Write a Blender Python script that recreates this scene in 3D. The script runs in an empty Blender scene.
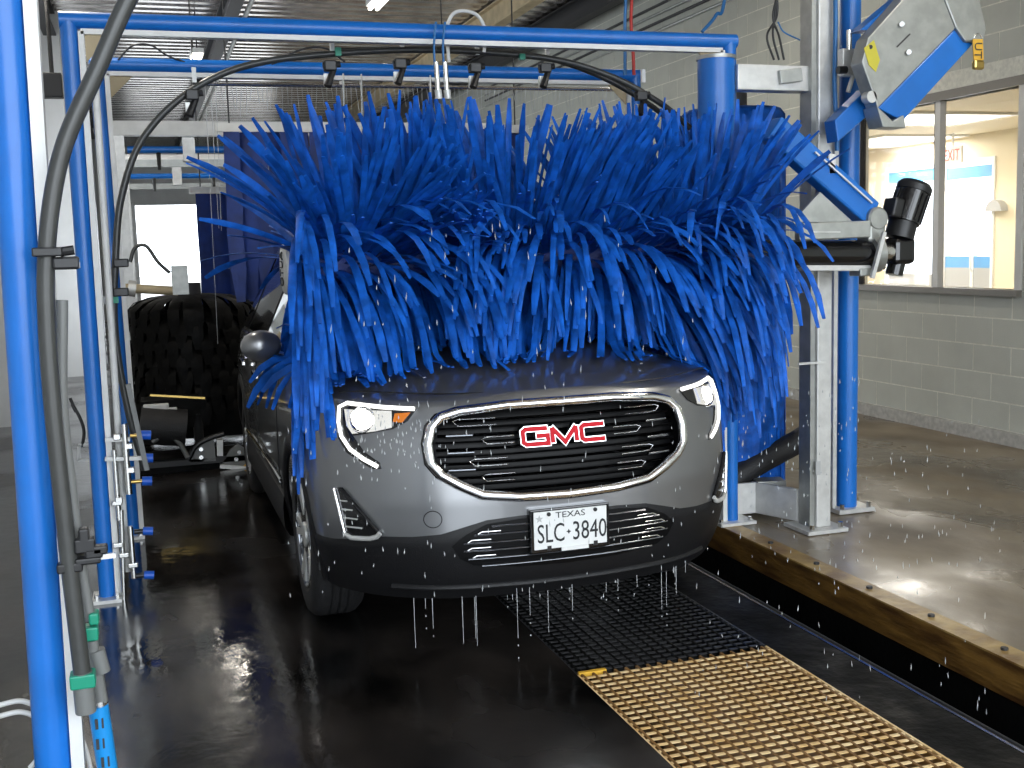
import bpy, bmesh, math, random
from mathutils import Vector, Matrix
import mathutils.noise as mnoise

# ------------------------------------------------------------------ camera, world, exposure
sc = bpy.context.scene
W, H, FPX = 1024.0, 768.0, 1121.0
YAW, PITCH, ROLL = math.radians(18.02), math.radians(7.0), math.radians(1.644)
CAM = Vector((0, 0, 1.6))
_f = Vector((math.sin(YAW)*math.cos(PITCH), math.cos(YAW)*math.cos(PITCH), -math.sin(PITCH)))
_r = Vector((math.cos(YAW), -math.sin(YAW), 0)); _d = _f.cross(_r)
_r2 = _r*math.cos(ROLL) + _d*math.sin(ROLL); _d2 = -_r*math.sin(ROLL) + _d*math.cos(ROLL)
cam = bpy.data.objects.new('camera', bpy.data.cameras.new('camera'))
sc.collection.objects.link(cam)
cam.matrix_world = Matrix((( _r2.x, -_d2.x, -_f.x, CAM.x), (_r2.y, -_d2.y, -_f.y, CAM.y), (_r2.z, -_d2.z, -_f.z, CAM.z), (0, 0, 0, 1)))
cam.data.sensor_fit = 'HORIZONTAL'; cam.data.sensor_width = 36; cam.data.lens = FPX/W*36
cam.data.clip_start = 0.05; cam.data.clip_end = 200
sc.camera = cam

world = bpy.data.worlds.new('sky'); sc.world = world; world.use_nodes = True
bg = world.node_tree.nodes['Background']
bg.inputs['Color'].default_value = (0.86, 0.93, 1.0, 1); bg.inputs['Strength'].default_value = 3.0
vs = sc.view_settings
vs.view_transform = 'Standard'; vs.look = 'None'; vs.gamma = 1; vs.use_curve_mapping = False
vs.exposure = 1.0
sc.cycles.use_denoising = True
sc.cycles.max_bounces = 6; sc.cycles.diffuse_bounces = 3; sc.cycles.glossy_bounces = 4
sc.cycles.transmission_bounces = 6; sc.cycles.transparent_max_bounces = 8
sc.cycles.sample_clamp_indirect = 8.0
sc.cycles.caustics_reflective = False; sc.cycles.caustics_refractive = False

def portal(loc, rot, sx, sy):           # tells the renderer where the daylight enters
    l = bpy.data.lights.new('daylight_portal', 'AREA'); l.shape = 'RECTANGLE'; l.size = sx; l.size_y = sy
    l.cycles.is_portal = True
    o = bpy.data.objects.new('daylight_portal', l); o.location = loc; o.rotation_euler = rot
    sc.collection.objects.link(o)
WX, WXL, YB, YE, ZC = 6.18, -1.65, -2.5, 36.0, 4.85     # right wall, left wall, exit behind camera, far end, ceiling
portal(((WX+WXL)/2, YB-.02, ZC/2), (math.radians(90), 0, 0), WX-WXL, ZC)

def ray(x, y): return _r2*((x-512)/FPX) + _d2*((y-384)/FPX) + _f
def at(x, y, Y):                         # pixel -> point on the cross plane Y
    v = ray(x, y); return CAM + v*(Y/v.y)
def atx(x, y, X):
    v = ray(x, y); return CAM + v*(X/v.x)
def atz(x, y, Z=0.0):
    v = ray(x, y); return CAM + v*((Z-CAM.z)/v.z)

# ------------------------------------------------------------------ helpers
rnd = random.Random(7)
COL = sc.collection
BASE = {}
def V(*a): return Vector(a)
class MB:
    def __init__(s): s.v = []; s.f = []
    def add(s, vs, fs):
        n = len(s.v); s.v += [Vector(p) for p in vs]; s.f += [tuple(i+n for i in f) for f in fs]; return s
    def box(s, c, size, rot=None):
        c = Vector(c); hx, hy, hz = size[0]/2, size[1]/2, size[2]/2
        ps = [Vector((x, y, z)) for x in (-hx, hx) for y in (-hy, hy) for z in (-hz, hz)]
        if rot: ps = [rot @ p for p in ps]
        return s.add([c+p for p in ps], [(0,1,3,2),(4,6,7,5),(0,4,5,1),(2,3,7,6),(0,2,6,4),(1,5,7,3)])
    def bb(s, a, b):
        a = Vector(a); b = Vector(b); return s.box((a+b)/2, [abs(b[i]-a[i]) for i in range(3)])
    def beam(s, p0, p1, w, h, up=(0,0,1)):
        p0 = Vector(p0); p1 = Vector(p1); d = (p1-p0); L = d.length; d.normalize()
        up = Vector(up)
        if abs(d.dot(up)) > .97: up = Vector((0,1,0))
        sd = d.cross(up).normalized(); u2 = sd.cross(d)
        return s.box((p0+p1)/2, (w, L, h), Matrix((sd, d, u2)).transposed())
    def sweep(s, pts, a, b=None, n=10, up=None, closed=False, cap=True, taper=None):
        pts = [Vector(p) for p in pts]; b = a if b is None else b; m = len(pts); rings = []
        prev = None
        for i, p in enumerate(pts):
            if closed: t = pts[(i+1) % m]-pts[i-1]
            else: t = pts[min(i+1, m-1)]-pts[max(i-1, 0)]
            t.normalize()
            if up is not None: nrm = Vector(up[i]) if not isinstance(up, Vector) else up
            elif prev is None: nrm = Vector((0,0,1)) if abs(t.z) < .9 else Vector((0,1,0))
            else: nrm = prev
            nrm = (nrm - t*nrm.dot(t)).normalized(); prev = nrm; sd = t.cross(nrm)
            k = taper(i/(m-1)) if taper else 1
            rings.append([p + sd*(a*k*math.cos(2*math.pi*j/n)) + nrm*(b*k*math.sin(2*math.pi*j/n)) for j in range(n)])
        vs = [q for r in rings for q in r]; fs = []
        for i in range(m if closed else m-1):
            k = (i+1) % m
            for j in range(n): fs.append((i*n+j, i*n+(j+1) % n, k*n+(j+1) % n, k*n+j))
        if cap and not closed: fs += [tuple(range(n))[::-1], tuple((m-1)*n+j for j in range(n))]
        return s.add(vs, fs)
    def tube(s, pts, r, n=10, **k): return s.sweep(pts, r, r, n, **k)
    def cyl(s, p0, p1, r, n=16, r2=None):
        p0 = Vector(p0); p1 = Vector(p1); r2 = r if r2 is None else r2
        t = (p1-p0).normalized(); nrm = Vector((0,0,1)) if abs(t.z) < .9 else Vector((0,1,0))
        nrm = (nrm-t*nrm.dot(t)).normalized(); sd = t.cross(nrm)
        vs = [p + (sd*math.cos(2*math.pi*j/n)+nrm*math.sin(2*math.pi*j/n))*rr for p, rr in ((p0, r), (p1, r2)) for j in range(n)]
        fs = [(j, (j+1) % n, n+(j+1) % n, n+j) for j in range(n)] + [tuple(range(n))[::-1], tuple(range(n, 2*n))]
        return s.add(vs, fs)
    def lathe(s, prof, o, axis, n=24, closed=False):
        o = Vector(o); t = Vector(axis).normalized(); nrm = Vector((0,0,1)) if abs(t.z) < .9 else Vector((0,1,0))
        nrm = (nrm-t*nrm.dot(t)).normalized(); sd = t.cross(nrm); m = len(prof)
        vs = [o + t*h + (sd*math.cos(2*math.pi*j/n)+nrm*math.sin(2*math.pi*j/n))*r for r, h in prof for j in range(n)]
        fs = []
        for i in range(m if closed else m-1):
            k = (i+1) % m
            for j in range(n): fs.append((i*n+j, i*n+(j+1) % n, k*n+(j+1) % n, k*n+j))
        if not closed: fs += [tuple(range(n))[::-1], tuple((m-1)*n+j for j in range(n))]
        return s.add(vs, fs)
    def ball(s, c, r, n=12, m=8, sc3=(1,1,1)):
        c = Vector(c); pr = [(math.sin(math.pi*i/m)*r if 0 < i < m else r*.02, -math.cos(math.pi*i/m)*r) for i in range(m+1)]
        k = len(s.v); s.lathe(pr, (0,0,0), (0,0,1), n)
        for i in range(k, len(s.v)): s.v[i] = c + Vector((s.v[i].x*sc3[0], s.v[i].y*sc3[1], s.v[i].z*sc3[2]))
        return s
    def prism(s, poly, d):               # 3-D polygon extruded along d
        poly = [Vector(p) for p in poly]; d = Vector(d); n = len(poly)
        return s.add(poly+[p+d for p in poly], [tuple(range(n))[::-1], tuple(range(n, 2*n))]+[(i, (i+1) % n, n+(i+1) % n, n+i) for i in range(n)])
    def build(s, name, mat, parent=None, smooth=None, bevel=0):
        if parent is not None: base = BASE[parent.as_pointer()]
        else:
            xs = [p.x for p in s.v]; ys = [p.y for p in s.v]; zs = [p.z for p in s.v]
            base = Vector(((min(xs)+max(xs))/2, (min(ys)+max(ys))/2, min(zs)))
        me = bpy.data.meshes.new(name); me.from_pydata([p-base for p in s.v], [], s.f); me.validate()
        bm = bmesh.new(); bm.from_mesh(me); bmesh.ops.recalc_face_normals(bm, faces=bm.faces); bm.to_mesh(me); bm.free()
        me.materials.append(mat)
        if smooth is not None:
            me.shade_smooth(); me.set_sharp_from_angle(angle=math.radians(smooth))
        o = bpy.data.objects.new(name, me); COL.objects.link(o)
        if parent is None: o.location = base
        else: o.parent = parent
        BASE[o.as_pointer()] = base
        if bevel:
            md = o.modifiers.new('bevel', 'BEVEL'); md.width = bevel; md.segments = 2; md.limit_method = 'ANGLE'
        return o
def thing(name, label, cat, loc, group=None):
    o = bpy.data.objects.new(name, None); o.empty_display_size = .1; o.location = loc; COL.objects.link(o)
    BASE[o.as_pointer()] = Vector(loc); tag(o, label, cat, group); return o
def tag(o, label, cat, group=None):
    o['label'] = label; o['category'] = cat
    if group: o['group'] = group
    return o
def struct(o): o['kind'] = 'structure'; return o
def share(o, name, parent, delta):       # another object on the same mesh, shifted
    c = bpy.data.objects.new(name, o.data); COL.objects.link(c); c.parent = parent
    c.location = o.location + Vector(delta); BASE[c.as_pointer()] = BASE[o.as_pointer()]+Vector(delta); return c
def crom(P, n):                          # smooth curve through control points
    P = [Vector(p) for p in P]; P = [P[0]*2-P[1]]+P+[P[-1]*2-P[-2]]; out = []
    for i in range(1, len(P)-2):
        a, b, c, d = P[i-1:i+3]
        for k in range(n):
            t = k/n; out.append(.5*((2*b)+(c-a)*t+(2*a-5*b+4*c-d)*t*t+(3*b-a-3*c+d)*t**3))
    return out+[P[-2]]
def interp(P, x):
    if x <= P[0][0]: return P[0][1]
    for (a, b), (c, d) in zip(P, P[1:]):
        if x <= c: return b+(d-b)*(x-a)/(c-a)
    return P[-1][1]
def text_mesh(txt, to3, w, h, depth, name, mat, parent):
    """lettering scaled into a w x h box; to3(x, y, d) maps box coordinates into the scene"""
    cu = bpy.data.curves.new('lettering', 'FONT'); cu.body = txt; cu.extrude = .5; cu.resolution_u = 3
    to = bpy.data.objects.new('lettering', cu); COL.objects.link(to); bpy.context.view_layer.update()
    me = bpy.data.meshes.new_from_object(to.evaluated_get(bpy.context.evaluated_depsgraph_get()))
    bpy.data.objects.remove(to); bpy.data.curves.remove(cu)
    xs = [v.co.x for v in me.vertices]; ys = [v.co.y for v in me.vertices]
    x0, x1, y0, y1 = min(xs), max(xs), min(ys), max(ys)
    mb = MB(); mb.add([to3((v.co.x-x0)/(x1-x0)*w, (v.co.y-y0)/(y1-y0)*h, (v.co.z+.5)*depth) for v in me.vertices], [tuple(p.vertices) for p in me.polygons])
    bpy.data.meshes.remove(me)
    return mb.build(name, mat, parent)

# ------------------------------------------------------------------ materials
def pmat(name, col, rough=.5, metal=0.0, bump=0.0, bscale=40, var=0.0, vscale=8, rvar=0.0, coat=0.0, spec=.5, trans=0.0, emit=None, estr=0, alpha=1.0, col2=None, stretch=None, sheen=0, ior=None):
    m = bpy.data.materials.new(name); m.use_nodes = True; nt = m.node_tree; b = nt.nodes['Principled BSDF']
    I = b.inputs
    I['Base Color'].default_value = (*col, 1); I['Roughness'].default_value = rough; I['Metallic'].default_value = metal
    I['Coat Weight'].default_value = coat; I['Coat Roughness'].default_value = .04; I['Specular IOR Level'].default_value = spec
    I['Transmission Weight'].default_value = trans; I['Alpha'].default_value = alpha
    if ior: I['IOR'].default_value = ior
    if emit: I['Emission Color'].default_value = (*emit, 1); I['Emission Strength'].default_value = estr
    if var or bump or rvar or col2:
        tc = nt.nodes.new('ShaderNodeTexCoord'); src = tc.outputs['Object']
        geo = nt.nodes.new('ShaderNodeNewGeometry'); src = geo.outputs['Position']
        if stretch:
            mp = nt.nodes.new('ShaderNodeMapping'); mp.inputs['Scale'].default_value = stretch
            nt.links.new(src, mp.inputs['Vector']); src = mp.outputs['Vector']
    if var or col2:
        n = nt.nodes.new('ShaderNodeTexNoise'); n.inputs['Scale'].default_value = vscale; n.inputs['Detail'].default_value = 6
        nt.links.new(src, n.inputs['Vector'])
        rp = nt.nodes.new('ShaderNodeValToRGB'); c2 = col2 or tuple(min(1, c*(1+var)) for c in col); c1 = col if col2 else tuple(c*(1-var) for c in col)
        rp.color_ramp.elements[0].color = (*c1, 1); rp.color_ramp.elements[1].color = (*c2, 1)
        rp.color_ramp.elements[0].position = .35; rp.color_ramp.elements[1].position = .65
        nt.links.new(n.outputs['Fac'], rp.inputs['Fac']); nt.links.new(rp.outputs['Color'], I['Base Color'])
    if rvar:
        n3 = nt.nodes.new('ShaderNodeTexNoise'); n3.inputs['Scale'].default_value = vscale*.6; n3.inputs['Detail'].default_value = 4
        nt.links.new(src, n3.inputs['Vector'])
        mr = nt.nodes.new('ShaderNodeMapRange'); mr.inputs['From Min'].default_value = .4; mr.inputs['From Max'].default_value = .62
        mr.inputs['To Min'].default_value = rough; mr.inputs['To Max'].default_value = min(1, rough+rvar)
        nt.links.new(n3.outputs['Fac'], mr.inputs['Value']); nt.links.new(mr.outputs['Result'], I['Roughness'])
    if bump:
        n2 = nt.nodes.new('ShaderNodeTexNoise'); n2.inputs['Scale'].default_value = bscale; n2.inputs['Detail'].default_value = 4
        nt.links.new(src, n2.inputs['Vector'])
        bp = nt.nodes.new('ShaderNodeBump'); bp.inputs['Strength'].default_value = bump; bp.inputs['Distance'].default_value = .02
        nt.links.new(n2.outputs['Fac'], bp.inputs['Height']); nt.links.new(bp.outputs['Normal'], I['Normal'])
    return m
M = dict(
 blue=pmat('blue powder coat', (.010,.165,.60), .34, var=.08, vscale=6, coat=.1),
 white=pmat('white extrusion', (.78,.78,.76), .35, var=.06, vscale=9),
 alu=pmat('aluminium', (.66,.66,.64), .40, .35, var=.10, vscale=14, bump=.05, bscale=60),
 galv=pmat('galvanised steel', (.40,.41,.39), .42, .7, var=.10, vscale=16),
 steel=pmat('stainless', (.70,.70,.68), .22, 1.0),
 chrome=pmat('chrome', (.86,.86,.87), .08, 1.0),
 dchrome=pmat('dark chrome', (.22,.23,.25), .18, 1.0),
 bar=pmat('grille bar', (.03,.031,.034), .2, 1.0),
 grillb=pmat('grille black', (.003,.003,.0035), .4, spec=.18),
 black=pmat('black plastic', (.012,.012,.013), .38),
 gloss=pmat('gloss black', (.006,.006,.007), .12, coat=.5),
 rubber=pmat('rubber', (.016,.016,.017), .6, bump=.2, bscale=90),
 hose=pmat('grey hose', (.05,.052,.05), .30, var=.1, vscale=20),
 greyp=pmat('grey pipe', (.17,.175,.17), .35),
 green=pmat('green clamp', (.01,.28,.17), .4),
 yellow=pmat('yellow tag', (.75,.42,.04), .5),
 stick=pmat('yellow sticker', (.62,.55,.05), .5),
 red=pmat('red enamel', (.60,.001,.012), .45, spec=.2),
 redhose=pmat('red hose', (.6,.04,.03), .45),
 bluehose=pmat('blue hose', (.02,.16,.42), .4),
 brightblue=pmat('bright blue pipe', (.01,.26,.66), .35),
 nozzle=pmat('blue nozzle', (.01,.10,.55), .4),
 paint=pmat('grey metallic paint', (.27,.275,.285), .28, .75, coat=1.0, bump=.0),
 clad=pmat('black cladding', (.009,.009,.010), .46, spec=.28, bump=.1, bscale=200),
 glass=pmat('car glass', (.01,.012,.014), .04, coat=1.0),
 foam=pmat('blue foam strip', (.007,.105,.50), .5, var=.35, vscale=14, spec=.25),
 foamd=pmat('dark blue cloth', (.005,.03,.20), .5, var=.3, vscale=6),
 amber=pmat('amber lens', (.85,.22,.01), .2, coat=1),
 drl=pmat('daytime running light', (.9,.9,.9), .3, emit=(1,.98,.93), estr=.8),
 beam=pmat('headlamp lit', (1,1,1), .3, emit=(1,.97,.88), estr=8),
 beam2=pmat('headlamp reflector', (.8,.8,.8), .12, .9, emit=(1,.97,.88), estr=.25),
 platew=pmat('plate white', (.80,.81,.80), .4),
 ink=pmat('plate ink', (.01,.012,.014), .5),
 starg=pmat('plate star grey', (.45,.46,.46), .5),
 grate=pmat('black grating', (.03,.03,.032), .35, bump=.15, bscale=70),
 gratet=pmat('tan grating', (.95,.72,.40), .5, var=.18, vscale=10, col2=(.72,.45,.17)),
 rust=pmat('rusty curb', (.07,.03,.008), .42, col2=(.24,.125,.028), vscale=7, bump=.25, bscale=25, stretch=(3,.5,3)),
 rustt=pmat('yellowed curb top', (.20,.11,.03), .4, col2=(.50,.34,.12), vscale=6, bump=.2, bscale=25),
 gratel=pmat('rusty bearing bar', (.22,.11,.03), .6, var=.2, vscale=12),
 ironblk=pmat('wet black iron', (.003,.003,.003), .5, bump=.3, bscale=18, rvar=.2, spec=.12),
 block=pmat('grey painted block', (.50,.51,.455), .75, var=.05, vscale=3, bump=.12, bscale=120),
 mortar=pmat('mortar', (.74,.73,.64), .85, var=.1, vscale=30),
 conc=pmat('concrete ledge', (.45,.44,.41), .8, var=.15, vscale=25, bump=.2, bscale=60),
 wallw=pmat('white wall panel', (.82,.83,.83), .35, var=.04, vscale=3),
 deck=pmat('metal deck', (.78,.74,.72), .24, .9, var=.25, vscale=4),
 iron=pmat('dark steel', (.03,.03,.032), .5),
 tanbeam=pmat('tan beam', (.52,.42,.26), .6, var=.15, vscale=5),
 frame=pmat('bronze window frame', (.20,.185,.16), .4, .4),
 framel=pmat('light window frame', (.62,.60,.56), .4, .3),
 pane=pmat('window pane', (1,1,1), .0, trans=1.0, alpha=.12),
 cream=pmat('cream wall', (.80,.70,.50), .7),
 lwhite=pmat('white trim', (.85,.85,.83), .5),
 signblue=pmat('blue band', (.10,.36,.72), .5),
 lgrey=pmat('grey panel', (.45,.46,.47), .6),
 tube=pmat('lit tube', (1,1,1), .5, emit=(1,.93,.80), estr=5),
 panel=pmat('lit panel', (1,1,1), .5, emit=(1,.96,.88), estr=.7),
 exitr=pmat('exit red', (.8,.05,.03), .5, emit=(1,.08,.05), estr=.5),
 water=pmat('water drops', (.85,.88,.9), .05, trans=.35, spec=.8),
 wire=pmat('white cable', (.75,.75,.73), .5),
 brass=pmat('brass', (.55,.38,.12), .3, 1.0),
)
def floor_mat(name, c1, c2, rough, rvar, vscale, bump, wetlo=.45):
    m = pmat(name, c1, rough, col2=c2, vscale=vscale, rvar=rvar, bump=bump, bscale=11, stretch=(1, .7, 1)); return m
M['floord'] = floor_mat('wet dark concrete', (.003,.003,.003), (.030,.025,.022), .05, .24, 2.2, .09)
M['floorr'] = floor_mat('wet brown concrete', (.125,.097,.066), (.28,.225,.155), .12, .45, 1.6, .16)

# ------------------------------------------------------------------ the setting
GX0, GX1, CX = 1.45, 2.26, 2.97          # grating left/right edge, curb face
fl = struct(MB().bb((WXL-.2, YB-4, -.3), (GX0, YE+6, 0)).build('floor', M['floord']))
struct(MB().bb((CX+.11, YB-4, -.3), (WX+.25, YE+6, -.005)).build('floor_right', M['floorr']))
struct(MB().bb((GX0, YB-4, -.5), (CX+.11, YE+6, -.34)).build('floor_pit', M['ironblk']))
# outside ground at both ends
M['pave'] = pmat('pale paving', (.45,.44,.42), .7, var=.1, vscale=2)
struct(MB().bb((-20, YE+6, -.3), (30, YE+60, -.01)).build('floor_outside', M['pave']))
struct(MB().bb((-20, -40, -.3), (30, YB-4, -.01)).build('floor_apron', M['pave']))

# right wall : slab around the window, blocks set proud of the mortar
wy0, wy1, wz0, wz1 = 6.79, 8.74, 1.17, 2.66
wr = MB()
wr.bb((WX+.0025, YB, -.02), (WX+.10, wy0, ZC)); wr.bb((WX+.0025, wy1, -.02), (WX+.10, YE, ZC))
wr.bb((WX+.0025, wy0, -.02), (WX+.10, wy1, wz0)); wr.bb((WX+.0025, wy0, wz1), (WX+.10, wy1, ZC))
wall_r = struct(wr.build('wall_right', M['mortar']))
RH, RW = .2134, .408
blk = MB().bb((WX, 0, 0), (WX+.05, RW-.011, RH-.011))
proto = None; nb = 0; rest = MB()
for row in range(22):
    z0 = .10+row*RH
    for k in range(-18, 60):
        y0 = 6.42+k*RW+(RW/2 if row % 2 else 0)
        if y0+RW > YE or z0+RH > ZC+.05: continue
        ya, yb, za, zb = y0, y0+RW-.011, z0, z0+RH-.011
        if yb > wy0-.06 and ya < wy1+.06 and zb > wz0 and za < wz1+.02:
            continue
        seen = (6.0 < y0 < 9.0 and z0 < 3.3) or (9 <= y0 < 16.5 and z0 > 3.15)
        if seen and nb < 295:
            if proto is None:
                m = MB().bb((WX, ya, za), (WX+.05, yb, zb)); proto = m.build('block', M['block'], wall_r); pbase = (ya, za)
            else: share(proto, 'block', wall_r, (0, ya-pbase[0], za-pbase[1]))
            nb += 1
        else: rest.bb((WX, ya, za), (WX+.05, yb, min(zb, ZC)))
rb = rest.build('blocks', M['block'], wall_r); rb['kind'] = 'stuff'
# jamb and cut blocks beside the window
jb = MB()
for row in range(5, 12):
    z0 = .10+row*RH; jb.bb((WX, wy1+.065, z0), (WX+.05, wy1+.14, z0+RH-.011))
    jb.bb((WX, wy0-.2, z0), (WX+.05, wy0-.065, z0+RH-.011))
o = jb.build('jamb_blocks', M['block'], wall_r); o['kind'] = 'stuff'
struct(MB().bb((WX-.05, YB, -.02), (WX+.03, YE, .095)).build('baseboard_right', M['conc']))
# window in the right wall
win = struct(MB().bb((WX-.03, wy0-.06, wz1), (WX+.07, wy1+.06, wz1+.07)).build('window_1', M['frame']))
MB().bb((WX-.05, wy0-.06, wz0-.05), (WX+.07, wy1+.06, wz0)).build('window_sill', M['frame'], win)
for y, nm, mt in ((wy0, 'window_jamb', 'framel'), (wy1, 'window_jamb', 'framel')):
    MB().bb((WX-.02, y-.06, wz0), (WX+.07, y, wz1)).build(nm, M[mt], win) if y == wy0 else MB().bb((WX-.02, y, wz0), (WX+.07, y+.06, wz1)).build(nm, M[mt], win)
MB().bb((WX+.0, wy1-.018, wz0), (WX+.06, wy1, wz1)).build('sash_edge', M['iron'], win)
ym = 7.70
MB().bb((WX-.01, ym-.045, wz0), (WX+.05, ym+.015, wz1)).build('mullion', M['framel'], win)
MB().bb((WX+.0, ym+.015, wz0), (WX+.05, ym+.035, wz1)).build('mullion_gasket', M['iron'], win)
MB().bb((WX+.04, wy0, wz0), (WX+.046, ym-.045, wz1)).build('pane', M['pane'], win)
MB().bb((WX+.04, ym+.035, wz0), (WX+.046, wy1-.018, wz1)).build('pane', M['pane'], win)

# lobby behind the window
LX, LZ, LY0, LY1 = 11.0, 2.95, 4.5, 17.5
struct(MB().bb((WX+.10, LY0, -.2), (LX+.2, LY1, 0)).build('floor_lobby', M['conc']))
struct(MB().bb((WX+.10, LY0, LZ), (LX+.2, LY1, LZ+.1)).build('ceiling_lobby', M['cream']))
struct(MB().bb((WX+.10, LY1, 0), (LX+.2, LY1+.15, LZ)).build('wall_lobby_back', M['cream']))
struct(MB().bb((WX+.10, LY0-.15, 0), (LX+.2, LY0, LZ)).build('wall_lobby_front', M['cream']))
d0, d1, s0, s1 = 12.55, 13.50, 13.62, 14.85      # door and storefront openings in the far lobby wall
lw = MB()
lw.bb((LX, LY0, 0), (LX+.15, d0-.04, LZ)).bb((LX, d1+.03, 0), (LX+.15, s0, LZ)).bb((LX, s1, 0), (LX+.15, LY1, LZ)).bb((LX, d0-.04, 2.6), (LX+.15, s1, LZ))
struct(lw.build('wall_lobby_far', M['cream']))
sf = struct(MB().bb((LX-.02, s0, 2.55), (LX+.1, s1, 2.62)).build('window_2', M['lwhite']))
for y in (s0, s1-.05): MB().bb((LX-.02, y, 0), (LX+.1, y+.05, 2.55)).build('window_jamb', M['lwhite'], sf)
MB().bb((LX+.02, s0+.05, .0), (LX+.05, s1-.05, 1.02)).build('lower_panel', M['lgrey'], sf)
MB().bb((LX+.0, s0+.05, 2.38), (LX+.05, s1-.05, 2.55)).build('blue_band', M['signblue'], sf)
dr = struct(MB().bb((LX-.02, d0-.04, 2.55), (LX+.1, d1+.03, 2.62)).build('door_1', M['lwhite']))
for y in (d0-.04, d1-.02): MB().bb((LX-.02, y, 0), (LX+.1, y+.05, 2.55)).build('door_jamb', M['lwhite'], dr)
MB().bb((LX+.0, d0+.01, 2.36), (LX+.05, d1-.02, 2.52)).build('blue_band', M['signblue'], dr)
MB().bb((LX-.01, d0+.01, 2.20), (LX+.06, d1-.02, 2.27)).build('transom', M['lwhite'], dr)
MB().bb((LX-.01, 12.90, 0), (LX+.06, 12.96, 2.2)).build('door_stile', M['lwhite'], dr)
MB().bb((LX+.0, d0+.01, 1.12), (LX+.05, d1-.02, 1.28)).build('lower_blue_band', M['signblue'], dr)
MB().bb((LX+.0, d0+.01, 0), (LX+.05, d1-.02, 1.12)).build('lower_panel', M['lgrey'], dr)
MB().tube([(LX-.06, 12.86, 1.35), (LX-.09, 12.86, 1.30), (LX-.09, 12.86, 1.12), (LX-.06, 12.86, 1.07)], .015, 8).build('door_handle', M['wire'], dr)
ex = thing('exit_sign', 'small white exit sign with red letters hanging in the bright lobby', 'sign', (LX-.6, 13.0, 2.62))
ec = atx(953, 155, LX-.45)
MB().bb((LX-.47, ec.y-.19, ec.z-.11), (LX-.44, ec.y+.19, ec.z+.11)).build('sign_face', M['lwhite'], ex)
MB().bb((LX-.46, ec.y-.02, ec.z+.11), (LX-.45, ec.y+.02, LZ)).build('stem', M['lwhite'], ex)
text_mesh('EXIT', lambda x, y, d: V(LX-.47-d, ec.y+.15-x, ec.z-.075+y), .30, .15, .004, 'lettering', M['exitr'], ex)
for i, (a, b, c, e) in enumerate((((8.2, 10.6), (9.6, 11.7), 0, 'nearer'), ((9.6, 13.0), (11.0-.1, 14.7), 1, 'farther'))):
    t = thing('ceiling_light_panel', e+' of two flat lit panels on the lobby ceiling', 'ceiling light', ((a[0]+b[0])/2, (a[1]+b[1])/2, LZ-.03), 'lobby ceiling lights')
    MB().bb((a[0], a[1], LZ-.02), (b[0], b[1], LZ-.004)).build('diffuser', M['panel'], t)
    fm = MB(); fm.bb((a[0]-.04, a[1]-.04, LZ-.03), (a[0], b[1]+.04, LZ-.002)); fm.bb((b[0], a[1]-.04, LZ-.03), (b[0]+.04, b[1]+.04, LZ-.002))
    fm.bb((a[0], a[1]-.04, LZ-.03), (b[0], a[1], LZ-.002)); fm.bb((a[0], b[1], LZ-.03), (b[0], b[1]+.04, LZ-.002)); fm.build('frame', M['lwhite'], t)
    l = bpy.data.lights.new('lobby_light', 'AREA'); l.shape = 'RECTANGLE'; l.size = 1.3; l.size_y = 1.1; l.energy = 65; l.color = (1, .95, .86)
    lo = bpy.data.objects.new('lobby_light', l); lo.location = ((a[0]+b[0])/2, (a[1]+b[1])/2, LZ-.05); COL.objects.link(lo)
# half round wall fixture on the cream pier
wc = atx(1000, 211, LX)
wl_ = MB().prism([(LX-.12, wc.y+.15*math.cos(math.pi*k/12), wc.z+.15*math.sin(math.pi*k/12)) for k in range(13)], (.12, 0, 0)).build('wall_lamp', M['lgrey'])
tag(wl_, 'small grey half-round fixture on the cream pier of the lobby', 'wall lamp')

# left wall, end wall, ceiling
lo_ = [(12.4, 15.6), (17.2, 21.6)]         # glazed bays added to the left wall to let daylight in
wlm = MB(); yp_ = YB
for a, b in lo_:
    wlm.bb((WXL-.2, yp_, 0), (WXL, a, ZC)).bb((WXL-.2, a, 3.4), (WXL, b, ZC)); yp_ = b
wlm.bb((WXL-.2, yp_, 0), (WXL, YE, ZC)); wl = struct(wlm.build('wall_left', M['wallw']))
for i, (a, b) in enumerate(lo_):
    wn = struct(MB().bb((WXL-.15, a, 3.3), (WXL-.02, b, 3.4)).build('window_%d' % (3+i), M['alu']))  # added window, brings daylight onto the back lane and ceiling
    MB().bb((WXL-.15, a, 0), (WXL-.02, b, .25)).build('window_sill', M['alu'], wn)
    n_ = 4
    for k in range(n_+1):
        y = a+(b-a-.06)*k/n_; MB().bb((WXL-.12, y, .25), (WXL-.03, y+.06, 3.3)).build('mullion', M['alu'], wn)
        if k < n_: MB().bb((WXL-.08, y+.06, .25), (WXL-.074, a+(b-a-.06)*(k+1)/n_, 3.3)).build('pane', M['pane'], wn)
    portal((WXL-.16, (a+b)/2, 1.7), (0, math.radians(-90), 0), 3.1, b-a)
for k in range(5):
    y = 11.75+k*4.6
    MB().bb((WXL, y, 0), (-.84, y+.35, ZC)).build('pilaster', M['wallw'], wl)
ew = MB(); ot = at(160, 205, YE).z; ol = at(135, 205, YE).x
ew.bb((WXL, YE, 0), (ol, YE+.2, ZC)).bb((ol, YE, ot), (4.2, YE+.2, ZC)).bb((4.2, YE, 0), (WX+.2, YE+.2, ZC))
struct(ew.build('wall_back', M['wallw']))
portal(((4.2+ol)/2, YE+.1, ot/2), (math.radians(-90), 0, 0), 4.2-ol, ot)
struct(MB().bb((ol-.12, YE-.06, 0), (ol, YE+.2, ot+.1)).build('trim_1', M['alu']))
dk = MB(); pts = []
y = YB; i = 0
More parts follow.
